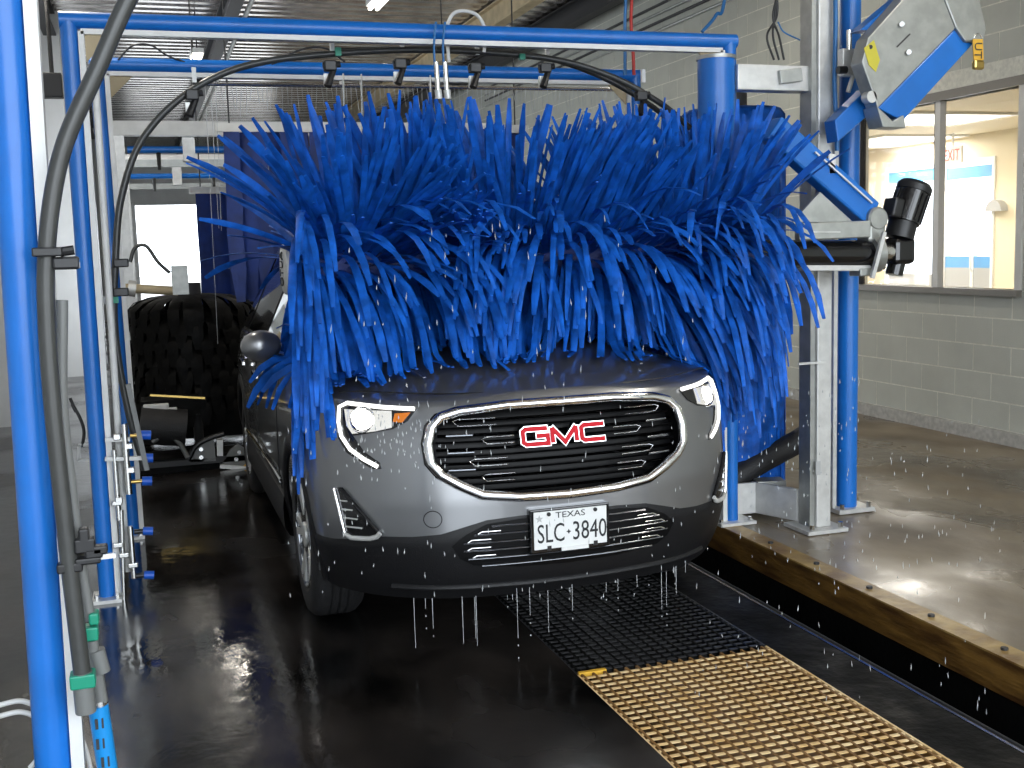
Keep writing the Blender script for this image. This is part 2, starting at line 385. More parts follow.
while y < YE:
    pts += [(y, 0), (y+.12, 0), (y+.16, .07), (y+.26, .07)]; y += .30
n = len(pts); vs_ = []
for X in (WXL-.2, WX+.3):
    for (yy, zz) in pts: vs_.append((X, yy, ZC+zz))
dk.add(vs_, [(k, k+1, n+k+1, n+k) for k in range(n-1)])
ceil = struct(dk.build('ceiling', M['deck']))
struct(MB().bb((WXL-.3, YB, ZC+.08), (WX+.4, YE+.2, ZC+.2)).build('roof', M['iron']))
# roof girders
def girder(X, m, label, Y0=2.0, Y1=YE, z=ZC-.02, w=.16, h=.3):
    t = thing('roof_girder', label, 'beam', (X, (Y0+Y1)/2, z-h))
    MB().bb((X-w/2, Y0, z-.02), (X+w/2, Y1, z)).build('top_flange', m, t)
    MB().bb((X-w/2, Y0, z-h), (X+w/2, Y1, z-h+.02)).build('bottom_flange', m, t)
    MB().bb((X-.01, Y0, z-h+.02), (X+.01, Y1, z-.02)).build('web_plate', m, t)
girder(5.75, M['iron'], 'dark steel beam along the top of the grey block wall')
girder(4.75, M['tanbeam'], 'tan steel beam coloured as sunlit under the ceiling deck left of the block wall')  # sunlight on this beam is put into its tan colour
girder(-.95, M['iron'], 'dark steel beam under the ceiling above the left wall')
gx = atz(237, 0, ZC-.3).x
girder(gx, M['iron'], 'dark steel beam running along the ceiling over the left of the lane')
tag(MB().cyl((gx+.22, 2.0, ZC-.2), (gx+.22, YE, ZC-.2), .03, 10).build('ceiling_pipe', M['wire'], None, 40), 'white pipe running along the ceiling beside the dark beam', 'pipe')
# strip lights
def striplight(X, Y, label, vis=True):
    t = thing('strip_light', label, 'ceiling light', (X, Y, ZC-.55), 'ceiling strip lights')
    MB().bb((X-.08, Y-.65, ZC-.56), (X+.08, Y+.65, ZC-.50)).build('housing', M['lwhite'], t)
    MB().cyl((X-.04, Y-.62, ZC-.585), (X-.04, Y+.62, ZC-.585), .022, 10).build('lamp_tube', M['tube'], t)
    MB().cyl((X+.04, Y-.62, ZC-.585), (X+.04, Y+.62, ZC-.585), .022, 10).build('lamp_tube', M['tube'], t)
    for s in (-.5, .5): MB().cyl((X, Y+s, ZC-.5), (X, Y+s, ZC), .008, 6).build('hanger', M['iron'], t)
    l = bpy.data.lights.new('strip', 'AREA'); l.shape = 'RECTANGLE'; l.size = .2; l.size_y = 1.3; l.energy = 16; l.color = (1, .93, .82)
    lo = bpy.data.objects.new('strip', l); lo.location = (X, Y, ZC-.62); COL.objects.link(lo)
p = atz(385, -4, ZC-.58)
striplight(p.x, p.y, 'lit strip light at the top edge above the blue gantry beam')
striplight(0.9, p.y+4.5, 'lit strip light farther back over the wash lane')
striplight(4.4, 9.0, 'lit strip light over the right aisle beside the block wall')
striplight(-.35, 6.6, 'strip light added out of view to light the left edge of the wash lane')  # added lamp above the frame, lights the floor left of the car
striplight(4.4, 3.0, 'lit strip light over the right aisle near the viewer')
striplight(-.9, 12.0, 'lit strip light along the white left wall')

# conduits on the block wall
for k in range(4):
    z = 4.45-.10*k
    tag(MB().cyl((WX-.03, 7.5, z), (WX-.03, 20, z), .018, 8).build('conduit', M['galv'] if k % 2 else M['iron']), 'thin conduit on the block wall, %s of four running along its top' % ('top', 'second', 'third', 'lowest')[k], 'conduit', 'wall conduits')

# ------------------------------------------------------------------ pit, grating, rail, curb
def grating(name, label, Y0, Y1, m, m2):
    t = thing(name, label, 'grating', ((GX0+GX1)/2, (Y0+Y1)/2, -.04), 'floor gratings')
    k = 0; y = Y0+.012; p0 = None
    while y < Y1-.012:
        mb = MB().bb((GX0+.01, y-.0068, -.0055), (GX1-.01, y+.0068, -.002))
        if p0 is None: p0 = mb.build('cross_bar', m, t); py = y
        else: share(p0, 'cross_bar', t, (0, y-py, 0))
        y += .0435
    x = GX0+.02; q0 = None
    while x < GX1-.01:
        mb = MB().bb((x-.0045, Y0, -.034), (x+.0045, Y1, -.0005))
        if q0 is None: q0 = mb.build('bearing_bar', m2, t); qx = x
        else: share(q0, 'bearing_bar', t, (x-qx, 0, 0))
        x += .045
    MB().bb((GX0, Y0, -.04), (GX0+.008, Y1, -.002)).build('edge_bar', m, t); MB().bb((GX1-.008, Y0, -.04), (GX1, Y1, -.002)).build('edge_bar', m, t)
grating('floor_grating', 'tan rusty floor grating in the near part of the lane', 1.9, 3.775, M['gratet'], M['gratel'])
grating('floor_grating', 'black wet floor grating running under the front of the car', 3.785, 8.0, M['grate'], M['ironblk'])
MB_ = MB().bb((GX0+.01, 3.772, -.02), (GX0+.12, 3.79, .004)).build('joint_strip', M['yellow']); tag(MB_, 'short yellow strip at the joint of the two gratings', 'strip')
dp = MB().bb((GX1, YB, -.33), (2.49, 9.0, -.002)).build('conveyor_deck', M['ironblk']); tag(dp, 'black steel deck plate beside the grating carrying the right wheels', 'deck plate')
rl = thing('guide_rail', 'thin shiny steel guide rail running along the black pit', 'rail', (2.525, 3, -.33))
MB().bb((2.50, YB, -.33), (2.55, 9.0, -.02)).build('web_plate', M['ironblk'], rl)
MB().cyl((2.508, YB, -.012), (2.508, 9.0, -.012), .009, 8).build('rail_head', M['steel'], rl)
MB().cyl((2.54, YB, -.016), (2.54, 9.0, -.016), .007, 8).build('rail_head', M['iron'], rl)
cb = thing('pit_curb', 'rusty yellow-brown steel curb along the edge of the pit', 'curb', (CX+.05, 3, -.12))
MB().bb((CX, YB, -.13), (CX+.012, 12, .012)).build('face_plate', M['rust'], cb)
MB().bb((CX, YB, .012), (CX+.11, 12, .02)).build('top_plate', M['rustt'], cb)
p0 = None
for k in range(24):
    y = .4+k*.42
    mb = MB().cyl((CX+.06, y, .018), (CX+.06, y, .03), .014, 8)
    if p0 is None: p0 = mb.build('anchor_bolt', M['iron'], cb); py = y
    else: share(p0, 'anchor_bolt', cb, (0, y-py, 0))
struct(MB().bb((CX+.012, YB, -.34), (CX+.11, YE, .012)).build('trim_2', M['ironblk']))

# ------------------------------------------------------------------ the car (u across, v back from the nose, z up)
XC, YF = 1.505, 3.95
PLAN0 = [(0,0),(.2,.008),(.4,.035),(.55,.083),(.70,.175),(.815,.29),(.888,.42),(.92,.58),(.93,.8),(.93,1.1)]
_pp = crom([V(u, v, 0) for u, v in PLAN0], 8); PLAN = [(p.x, p.y) for p in _pp]
VZ = [(.2,.13),(.25,.085),(.3,.05),(.35,.028),(.4,.015),(.45,.005),(.5,0),(.65,0),(.72,.005),(.78,.012),(.84,.021),(.9,.035),(.95,.053),(1.0,.075),(1.05,.11)]
WZ = [(.2,.93),(.35,.97),(.45,.99),(.55,1.),(.8,1.),(.9,.992),(.95,.985),(1.05,.965),(1.1,.955)]
def S(u, z): return interp(VZ, z)+interp(PLAN, abs(u)/interp(WZ, z))
def cw(u, v, z): return V(XC+u, YF+v, z)
def snorm(u, z):
    e = .012; a = V(2*e, S(u+e, z)-S(u-e, z), 0); b = V(0, S(u, z+e)-S(u, z-e), 2*e)
    n = a.cross(b).normalized(); return n if n.y < 0 else -n
def sp(u, z, d=0): return cw(u, S(u, z), z) + snorm(u, z)*d
car = thing('car', 'dark grey GMC SUV with lit headlights under the blue brush', 'car', (XC, YF+2.3, 0))
car['label'] = 'dark grey SUV with red lettered grille and lit headlights under the blue brush'
# ring of plan points: rear middle, right side, front, left side
front = [(p[0], p[1]) for p in PLAN]
def resample(P, step):
    out = [P[0]]; acc = 0
    for a, b in zip(P, P[1:]):
        d = math.hypot(b[0]-a[0], b[1]-a[1]); t = step-acc
        while t <= d: out.append((a[0]+(b[0]-a[0])*t/d, a[1]+(b[1]-a[1])*t/d)); t += step
        acc = d-(t-step)
    return out
fr = resample(front, .022)
side = [(.93, 1.1+.06*k) for k in range(1, 42)]
rear = [(p.x, p.y) for p in crom([V(.93,3.6,0), V(.915,4.05,0), V(.85,4.38,0), V(.7,4.54,0), V(.4,4.61,0), V(0,4.63,0)], 6)][1:]
halfp = fr+[s for s in side if s[1] < 3.58]+rear
ring = halfp + [(-u, v) for u, v in reversed(halfp[1:-1])]
NR = len(ring)
ZSH = [(0,1.02),(.2,1.022),(.45,1.03),(.8,1.05),(1.1,1.07),(2.5,1.10),(4.7,1.08)]
ZDK = [(0,1.03),(.1,1.045),(.25,1.085),(.45,1.125),(.8,1.175),(1.2,1.21),(2.,1.2),(4.7,1.1)]
def zsh(v): return interp(ZSH, v)
def zdeck(v): return interp(ZDK, v)
ZB = .27
NL = 36
def lvl(u, v, t):
    z = ZB+t*(zsh(v)-ZB); w = interp(WZ, z); fade = max(0, min(1, (1.1-v)/.6)) if v < 2 else 0
    vz = interp(VZ, z)*fade
    if v > 3.8: vz = -interp([(.2,.1),(.4,.02),(.6,0),(1.0,.06),(1.1,.12)], z)*min(1, (v-3.8)/.6)
    return (u*w, v+vz, z)
GR = [(0,.998),(.22,.998),(.40,.985),(.47,.965),(.507,.93),(.525,.87),(.52,.80),(.485,.755),(.42,.715),(.34,.675),(.2,.658),(0,.653)]
def sym(h): return h + [(-u, z) for u, z in reversed(h[1:-1])]
def inpoly(P, x, y):
    c = False; n = len(P)
    for i in range(n):
        (x1, y1), (x2, y2) = P[i], P[i-1]
        if (y1 > y) != (y2 > y) and x < (x2-x1)*(y-y1)/(y2-y1)+x1: c = not c
    return c
GRS = sym(GR)
AXF, AXR, ZW, RWH = .95, 3.675, .362, .362
rows = [[lvl(u, v, k/NL) for (u, v) in ring] for k in range(NL+1)]
for k in range(1, 15):
    t = k/14; row = []
    for (u, v) in ring:
        a = lvl(u, v, 1); vs2 = min(max(a[1], .12), 4.45); vv = a[1]+(vs2-a[1])*t; uu = a[0]*(1-t)
        e = 1-(1-t)**2.3; row.append((uu, vv, a[2]+(zdeck(vv)-a[2])*e))
    rows.append(row)
bm_ = MB(); vs_ = [cw(*p) for r in rows for p in r]; fs_ = []
for k in range(len(rows)-1):
    for j in range(NR):
        j2 = (j+1) % NR; q = [rows[k][j], rows[k][j2], rows[k+1][j2], rows[k+1][j]]
        c = [sum(p[i] for p in q)/4 for i in range(3)]
        if c[1] < .3 and k < NL and inpoly(GRS, c[0], c[2]): continue
        if abs(c[0]) > .6 and (math.hypot(c[1]-AXF, c[2]-ZW) < .40 or math.hypot(c[1]-AXR, c[2]-ZW) < .40) and k < NL: continue
        fs_.append((k*NR+j, k*NR+j2, (k+1)*NR+j2, (k+1)*NR+j))
bm_.add(vs_, fs_).build('body_shell', M['paint'], car, 42)

def patch(poly, d, th, name, m, parent, step=.03, smooth=50):
    b = bmesh.new(); f = b.faces.new([b.verts.new((u, z, 0)) for u, z in poly])
    us = [p[0] for p in poly]; zs = [p[1] for p in poly]
    for lo, hi, nrm in ((min(us), max(us), (1,0,0)), (min(zs), max(zs), (0,1,0))):
        x = math.ceil(lo/step)*step
        while x < hi:
            bmesh.ops.bisect_plane(b, geom=b.verts[:]+b.edges[:]+b.faces[:], plane_co=(x,x,0), plane_no=nrm); x += step
    b.verts.ensure_lookup_table(); b.verts.index_update()
    top = [sp(v.co.x, v.co.y, d) for v in b.verts]; bot = [sp(v.co.x, v.co.y, d-th) for v in b.verts]; n = len(top)
    fs = [tuple(v.index for v in f.verts) for f in b.faces]
    fs += [(e.verts[0].index, e.verts[1].index, n+e.verts[1].index, n+e.verts[0].index) for e in b.edges if e.is_boundary]
    b.free()
    return MB().add(top+bot, fs).build(name, m, parent, smooth)
def dens(P, step=.03, closed=False):
    out = []; Q = list(P)+([P[0]] if closed else [])
    for a, b in zip(Q, Q[1:]):
        k = max(1, int(math.hypot(b[0]-a[0], b[1]-a[1])/step))
        out += [(a[0]+(b[0]-a[0])*i/k, a[1]+(b[1]-a[1])*i/k) for i in range(k)]
    return out if closed else out+[P[-1]]
def rail(P, a, b, d, name, m, parent, closed=False, n=8, taper=None, sm=60):
    Q = dens(P, .025, closed)
    return MB().sweep([sp(u, z, d) for u, z in Q], a, b, n, up=[snorm(u, z) for u, z in Q], closed=closed, taper=taper).build(name, m, parent, sm)
# black lower cladding wrapped round the nose and along the sills
CL = [(0,.588),(.2,.590),(.33,.582),(.42,.558),(.50,.535),(.60,.525),(.70,.522),(.78,.505),(.86,.485),(.95,.47)]
cl = MB(); cr = []
pts_ = [(u, v) for u, v in ring if v < AXF-.36]
pts_.sort(key=lambda p: (p[0], p[1] if p[0] > 0 else -p[1]))
for (u, v) in pts_:
    zt = interp(CL, abs(u)); col = []
    for k in range(13):
        z = .255+(zt-.255)*k/12; w = interp(WZ, z); fade = max(0, min(1, (1.1-v)/.6)); vv = v+interp(VZ, z)*fade
        n = V(u*.5, -1+v*1.4 if v < .7 else 0, 0) if abs(u) < .85 else V(1 if u > 0 else -1, -.35, 0); n.normalize()
        col.append(cw(u*w, vv, z)+n*(.007 if k < 12 else -.002))
    cr.append(col)
n = 13
cl.add([p for c in cr for p in c], [(i*n+j, (i+1)*n+j, (i+1)*n+j+1, i*n+j+1) for i in range(len(cr)-1) for j in range(n-1)])
cl.build('bumper_cladding', M['clad'], car, 60)
# bottom lip / skid plate
rail([(-.66,.315),(-.4,.315),(0,.312),(.4,.315),(.66,.315)], .012, .02, .0, 'front_lip', M['clad'], car)
for s in (-1, 1):
    sl = MB(); r = []
    for k in range(0, 24):
        v = AXF+.40+(AXR-.40-AXF-.40)*k/23
        r.append([cw(s*x, v, z) for x, z in ((.80,.24),(.915,.26),(.938,.30),(.94,.40),(.935,.455),(.92,.46))])
    n = 6; sl.add([p for q in r for p in q], [(i*n+j, (i+1)*n+j, (i+1)*n+j+1, i*n+j+1) for i in range(len(r)-1) for j in range(n-1)])
    sl.build('sill_cladding', M['clad'], car, 40)
    for ax in (AXF, AXR):
        P = []; U = []
        for k in range(25):
            a = math.radians(-12+204*k/24); v = ax+.415*math.cos(a); z = ZW+.415*math.sin(a)
            if v < .62: uu = min(.92, .90)*interp(WZ, z); uu = interp([(.29,.815),(.42,.888),(.58,.92),(.8,.93),(1.1,.93)], v)*interp(WZ, z)
            else: uu = interp([(.58,.92),(.8,.93),(1.1,.93),(3.6,.93),(4.05,.915),(4.4,.86)], v)*interp(WZ, z)
            P.append(cw(s*(uu-.004), v, z)); U.append(V(s, 0, 0))
        MB().sweep(P, .036, .016, 8, up=U).build('arch_cladding', M['clad'], car, 60)
        # wheel house
        MB().lathe([(.40, 0), (.40, .28), (.05, .28)], cw(s*.90, ax, ZW), (-s, 0, 0), 28).build('wheel_house', M['black'], car, 40) if False else None
        wh = MB(); k0 = []
        for k in range(21):
            a = math.radians(-8+196*k/20); k0.append((ax+.405*math.cos(a), ZW+.405*math.sin(a)))
        vsx = [cw(s*.895, v, z) for v, z in k0]+[cw(s*.56, v, z) for v, z in k0]
        wh.add(vsx+[cw(s*.56, ax, ZW)], [(i, i+1, 22+i, 21+i) for i in range(20)]+[(21+i, 22+i, 42) for i in range(20)])
        wh.build('wheel_house', M['black'], car, 40)
MB().bb(cw(-.55, .25, .24), cw(.55, 4.35, .45)).build('underbody', M['black'], car)
# wheels
def wheel(s, ax):
    o = cw(s*.905, ax, ZW); A = (-s, 0, 0)
    ty = MB().lathe([(.235,.02),(.25,.0),(.30,-.004),(.335,.004),(.355,.025),(RWH,.05),(RWH,.17),(.355,.195),(.33,.22),(.25,.225),(.235,.2)], o, A, 48).build('wheel', M['rubber'], car, 40)
    MB().lathe([(.238,.012),(.232,.0),(.222,.008),(.216,.06),(.21,.19),(.2,.19),(.2,.12),(.03,.12)], o, A, 40).build('rim', M['dchrome'], ty, 40)
    for k in range(10):
        a = 2*math.pi*(k//2)/5+(.16 if k % 2 else -.16); a2 = 2*math.pi*(k//2)/5+(.05 if k % 2 else -.05)
        p0 = V(o.x-s*.03, o.y+.05*math.cos(a2), o.z+.05*math.sin(a2)); p1 = V(o.x-s*.016, o.y+.222*math.cos(a), o.z+.222*math.sin(a))
        MB().beam(p0, p1, .03, .03, (s, 0, 0)).build('spoke', M['alu'], ty)
    MB().cyl(V(o.x-s*.05, o.y, o.z), V(o.x-s*.005, o.y, o.z), .062, 20, .055).build('hub_cap', M['alu'], ty, 40)
    for k in range(5):
        a = 2*math.pi*k/5+.3; q = V(o.x, o.y+.085*math.cos(a), o.z+.085*math.sin(a))
        MB().cyl(q+V(-s*.06, 0, 0), q+V(-s*.03, 0, 0), .011, 8).build('wheel_nut', M['steel'], ty)
    for k in range(3): MB().lathe([(RWH+.001,.07+.035*k),(RWH+.001,.078+.035*k),(RWH-.006,.078+.035*k),(RWH-.006,.07+.035*k)], o, A, 40, closed=True).build('tread_groove', M['black'], ty)
for s in (-1, 1):
    for ax in (AXF, AXR): wheel(s, ax)

# grille : recessed back, chrome surround, bars, letters
grille = patch([(u*.99, .825+(z-.825)*.99) for u, z in GRS], -.055, .004, 'grille', M['grillb'], car, .04)
# inner wall of the opening
Q = dens(GRS, .03, True); n = len(Q)
MB().add([sp(u, z, .0) for u, z in Q]+[sp(u, z, -.06) for u, z in Q], [(i, (i+1) % n, n+(i+1) % n, n+i) for i in range(n)]).build('grille_frame', M['grillb'], grille, 50)
rail(GRS, .020, .018, .008, 'chrome_surround', M['chrome'], grille, closed=True, n=10)
GR2 = [(u*1.035, .825+(z-.825)*1.06) for u, z in GR]
rail(sym(GR2), .008, .006, .004, 'outer_surround', M['gloss'], grille, closed=True)
def gw(z): 
    xs = [a[0]+(b[0]-a[0])*(z-a[1])/(b[1]-a[1]) for a, b in zip(GR, GR[1:]) if (a[1]-z)*(b[1]-z) <= 0 and a[1] != b[1]]
    return max(xs)
for k in range(11):
    z = .683+.0275*k; w = gw(z)-.022
    m_ = M['bar'] if k % 2 == 0 else M['grillb']
    rail([(-w, z), (0, z), (w, z)], .0055 if k % 2 == 0 else .004, .012, -.03, 'grille_bar', m_, grille)
# bracket-shaped chrome accents on both sides
for s in (-1, 1):
    for zc, ui, uo in ((.945, .24, .43), (.875, .24, .33), (.795, .22, .38), (.735, .18, .34)):
        rail([(s*uo*.62, zc+.014), (s*(uo-.02), zc+.014), (s*uo, zc+.006), (s*(uo-.02), zc-.012), (s*uo*.62, zc-.012)], .003, .005, -.008, 'chrome_accent', M['chrome'], grille)
    for zc in (.90, .835, .77):
        rail([(s*.36, zc), (s*.46, zc)], .006, .006, -.015, 'grille_tab', M['dchrome'], grille)
def letter(strokes, u0, z0, w, h, name):
    for th, d, m, dep in ((.0115, .006, M['chrome'], .03), (.0080, .010, M['red'], .006)):
        mb = MB()
        for st in strokes:
            P = [(u0+x*w, z0+y*h) for x, y in st]; L = []; R_ = []
            for i, p in enumerate(P):
                ds = []
                if i > 0: ds.append((p[0]-P[i-1][0], p[1]-P[i-1][1]))
                if i < len(P)-1: ds.append((P[i+1][0]-p[0], P[i+1][1]-p[1]))
                ns = [(-b/math.hypot(a, b), a/math.hypot(a, b)) for a, b in ds]
                nx = sum(q[0] for q in ns); ny = sum(q[1] for q in ns); l = math.hypot(nx, ny); nx /= l; ny /= l
                k = th/max(.45, nx*ns[0][0]+ny*ns[0][1])
                e = (0, 0)
                if i == 0: e = (-ds[0][0]/math.hypot(*ds[0])*(th-.008), -ds[0][1]/math.hypot(*ds[0])*(th-.008))
                if i == len(P)-1: e = (ds[-1][0]/math.hypot(*ds[-1])*(th-.008), ds[-1][1]/math.hypot(*ds[-1])*(th-.008))
                L.append((p[0]+e[0]+nx*k, p[1]+e[1]+ny*k)); R_.append((p[0]+e[0]-nx*k, p[1]+e[1]-ny*k))
            n = len(P)
            f = lambda q, d_: cw(q[0], interp(VZ, z0+h/2)+interp(PLAN, abs(q[0]))-(q[1]-z0-h/2)*-.28, q[1])+V(0, -d_, 0)
            vs = [f(q, d) for q in L]+[f(q, d) for q in R_]+[f(q, d-dep) for q in L]+[f(q, d-dep) for q in R_]
            fs = []
            for i in range(n-1): fs += [(i, i+1, n+i+1, n+i), (2*n+i, 2*n+i+1, i+1, i), (n+i, n+i+1, 3*n+i+1, 3*n+i)]
            fs += [(0, n, 3*n, 2*n), (n-1, 2*n-1, 4*n-1, 3*n-1)]
            mb.add(vs, fs)
        o = mb.build(name if m is M['red'] else 'letter_edge', m, grille)
        if m is M['red']: o['label'] = 'red letter %s' % name[-1].upper()
zl, hl = .852, .056
letter([[(1,1),(.12,1),(0,.85),(0,.15),(.12,0),(1,0),(1,.52),(.55,.52)]], -.172, zl, .098, hl, 'letter_g')
letter([[(0,0),(0,1)], [(0,1),(.5,.0),(1,1)], [(1,1),(1,0)]], -.055, zl, .098, hl, 'letter_m')
letter([[(1,1),(.12,1),(0,.85),(0,.15),(.12,0),(1,0)]], .065, zl, .095, hl, 'letter_c')

# headlights
HL = [(.805,1.008),(.775,1.019),(.66,1.010),(.548,.998),(.585,.955),(.64,.925),(.70,.912),(.775,.895),(.745,.84),(.695,.80),(.690,.777),(.72,.775),(.80,.83),(.822,.88),(.822,.93)]
for s in (-1, 1):
    hd = patch([(s*u, z) for u, z in HL], .004, .01, 'headlight', M['gloss'], car, .03)
    rail([(s*.555,.996),(s*.66,1.001),(s*.775,1.011),(s*.803,.996),(s*.812,.94),(s*.808,.89),(s*.785,.845),(s*.745,.812),(s*.700,.786)], .0085, .006, .010, 'running_light', M['drl'], hd)
    ul = .735 if s < 0 else .712; c = sp(s*ul, .955, .0 if s < 0 else -.012); nn = snorm(s*ul, .955); nn = V(nn.x*.45, nn.y, nn.z).normalized()
    MB().lathe([(.001,.028),(.02,.026),(.034,.018),(.041,.004),(.041,-.012)], c, nn, 24).build('projector_lens', M['beam'], hd, 60)
    MB().lathe([(.041,-.01),(.041,.018),(.047,.022),(.052,.016),(.054,-.01)], c, nn, 24, closed=True).build('projector_bezel', M['chrome'], hd, 50)
    patch([(s*.79,.990),(s*.635,.990),(s*.642,.930),(s*.70,.915),(s*.775,.902),(s*.79,.93)], .006, .004, 'reflector', M['beam2'], hd)
    if s < 0: patch([(s*.625,.980),(s*.572,.984),(s*.605,.948),(s*.635,.950)], .009, .006, 'turn_signal', M['amber'], hd)
    # corner vent with chrome edge
    FG = [(.845,.690),(.822,.694),(.705,.533),(.709,.506),(.797,.497),(.817,.512)]
    fv = patch([(s*u, z) for u, z in FG], .008, .012, 'corner_vent', M['gloss'], car, .03)
    rail([(s*.842,.688),(s*.815,.515)], .007, .008, .013, 'chrome_edge', M['chrome'], fv)
    rail([(s*.815,.515),(s*.795,.503),(s*.735,.508),(s*.712,.518),(s*.702,.533)], .010, .008, .013, 'chrome_foot', M['alu'], fv)
    rail([(s*.825,.690),(s*.71,.54)], .007, .008, .010, 'vent_edge', M['clad'], fv)
    for k in range(4):
        z = .545+.033*k; ua = interp([(.50,.812),(.69,.838)], z); ub = interp([(.53,.715),(.69,.825)], z)
        rail([(s*(ua-.006), z), (s*(ua-.006+(ub-ua)*.55), z+.001)], .0035, .005, .011, 'vent_blade', M['alu'], fv)
    # tow cover, hood gap, fender crease
    if s < 0:
        tcv = MB(); c = sp(-.525, .588, .003)
        rail([(-.525+.032*math.cos(a*math.pi/12), .588+.032*math.sin(a*math.pi/12)) for a in range(24)], .0018, .0018, .001, 'tow_cover', M['clad'], car, closed=True, n=6)
# lower grille and its bars
LG = sym([(0,.572),(.2,.573),(.33,.562),(.41,.525),(.46,.485),(.43,.435),(.38,.405),(.2,.385),(0,.380)])
lg = patch(LG, .010, .008, 'lower_grille', M['grillb'], car, .04)
for k in range(6):
    z = .405+.03*k; xs = [a[0]+(b[0]-a[0])*(z-a[1])/(b[1]-a[1]) for a, b in zip(LG[:9], LG[1:9]) if (a[1]-z)*(b[1]-z) <= 0 and a[1] != b[1]]
    w = max(xs)-.03
    rail([(-w, z), (0, z), (w, z)], .005, .008, .014, 'grille_bar', M['dchrome'], lg)
    for s in (-1, 1):
        if 0 < k < 5: rail([(s*(w-.10), z+.012), (s*(w-.03), z+.012), (s*(w-.015), z+.004)], .0035, .004, .018, 'chrome_accent', M['chrome'], lg)
# licence plate
px0, px1, pz0, pz1 = -.174, .152, .437, .609; yp = -.03
lp = MB().bb(cw(px0, yp, pz0), cw(px1, yp+.045, pz1)).build('license_plate', M['gloss'], car, bevel=.006)
lp['label'] = 'white plate reading TEXAS SLC-3840 in a black frame'
MB().bb(cw(px0+.014, yp-.003, pz0+.016), cw(px1-.014, yp+.004, pz1-.010)).build('plate_face', M['platew'], lp, bevel=.002)
PT = lambda x0, z0: (lambda x, y, d: cw(x0+x, yp-.0035-d, z0+y))
text_mesh('TEXAS', PT(-.072, .570), .120, .023, .0015, 'state_lettering', M['ink'], lp)
text_mesh('SLC', PT(-.146, .478), .108, .072, .0015, 'serial_lettering', M['ink'], lp)
text_mesh('3840', PT(-.002, .478), .138, .072, .0015, 'serial_lettering', M['ink'], lp)
st = MB(); c = (-.020, .513)
st.prism([cw(c[0]+.010*math.cos(k*math.pi/4)*(1 if k % 2 == 0 else .45), yp-.0035, c[1]+.010*math.sin(k*math.pi/4)*(1 if k % 2 == 0 else .45)) for k in range(8)], (0, -.0015, 0)); st.build('separator_mark', M['ink'], lp)
st = MB(); c = (-.138, .572)
st.prism([cw(c[0]+.016*math.cos(math.pi/2+k*math.pi/5)*(1 if k % 2 == 0 else .42), yp-.0035, c[1]+.016*math.sin(math.pi/2+k*math.pi/5)*(1 if k % 2 == 0 else .42)) for k in range(10)], (0, -.0012, 0)); st.build('star_emblem', M['starg'], lp)
for u in (-.10, .09):
    MB().cyl(cw(u, yp-.008, .588), cw(u, yp, .588), .008, 10).build('plate_screw', M['black'], lp)
    MB().bb(cw(u-.008, yp-.006, pz0+.010), cw(u+.008, yp, pz0+.028)).build('frame_tab', M['black'], lp)
MB().bb(cw(-.05, yp-.006, pz0+.003), cw(.06, yp, pz0+.016)).build('frame_strip', M['platew'], lp)
# hood line, badge seam
hl_ = []
for k in range(41):
    a = -1+2*k/40; u = a*.80; v = interp(PLAN, abs(u)/.97)*.9+.135; vv = min(v, 1.1)
    hl_.append((u, vv))
def ztop(u, v):                           # height of the bonnet / cabin above a plan point
    if abs(u) > .93 or v < 0 or v > 4.63: return 0
    edge = interp(PLAN, abs(u)/.965)+.07
    if v < edge: return 0.0
    zs_ = zsh(v); t = 1-abs(u)/.9; t = max(0, min(1, min(t, (v-edge+.02)*3+.02))); z = zs_+(zdeck(v)-zs_)*(1-(1-t)**2.3)
    if v > 1.12 and abs(u) < .80: z = max(z, min(1.62, 1.19+.50*(v-1.12)-max(0, abs(u)-.5)*.3))
    return z
MB().sweep([cw(u, v, ztop(u, v)+.004) for u, v in hl_], .004, .003, 6, up=V(0,0,1)).build('hood_gap', M['black'], car)
for s in (-1, 1):
    MB().sweep([cw(s*interp([(.35,.47),(1.1,.60)], v), v, ztop(.5, v)+.010) for v in [.35+.05*k for k in range(16)]], .02, .006, 8, up=V(0,0,1), taper=lambda t: .3+.7*math.sin(math.pi*min(1, t*1.3)*.5)).build('hood_crease', M['paint'], car, 60)
# cabin : roof shell, pillars, glass
def quadgrid(fn, nu, nv):
    mb = MB(); mb.add([fn(i/nu, j/nv) for i in range(nu+1) for j in range(nv+1)], [(i*(nv+1)+j, (i+1)*(nv+1)+j, (i+1)*(nv+1)+j+1, i*(nv+1)+j+1) for i in range(nu) for j in range(nv)]); return mb
def cabin(a, t):                          # a: -1..1 across, t: 0..1 nose to tail over the top
    v, hw, z = [interp(P, t) for P in ([(0,1.12),(.28,1.95),(.4,2.4),(.7,3.7),(.8,4.1),(1,4.52)], [(0,.76),(.28,.63),(.7,.62),(.8,.60),(1,.74)], [(0,1.17),(.28,1.575),(.4,1.63),(.7,1.64),(.8,1.60),(1,1.10)])]
    return cw(a*hw, v, z+.045*(1-a*a)*(1 if t > .2 else t*5))
quadgrid(lambda p, q: cabin(p*2-1, q), 16, 30).build('roof', M['paint'], car, 50)
quadgrid(lambda p, q: cabin((p*2-1)*.93, .015+q*.245)+V(0, -.006, .008), 12, 8).build('windshield', M['glass'], car, 60)
quadgrid(lambda p, q: cabin((p*2-1)*.88, .82+q*.12)+V(0, .006, .006), 10, 6).build('rear_window', M['glass'], car, 60)
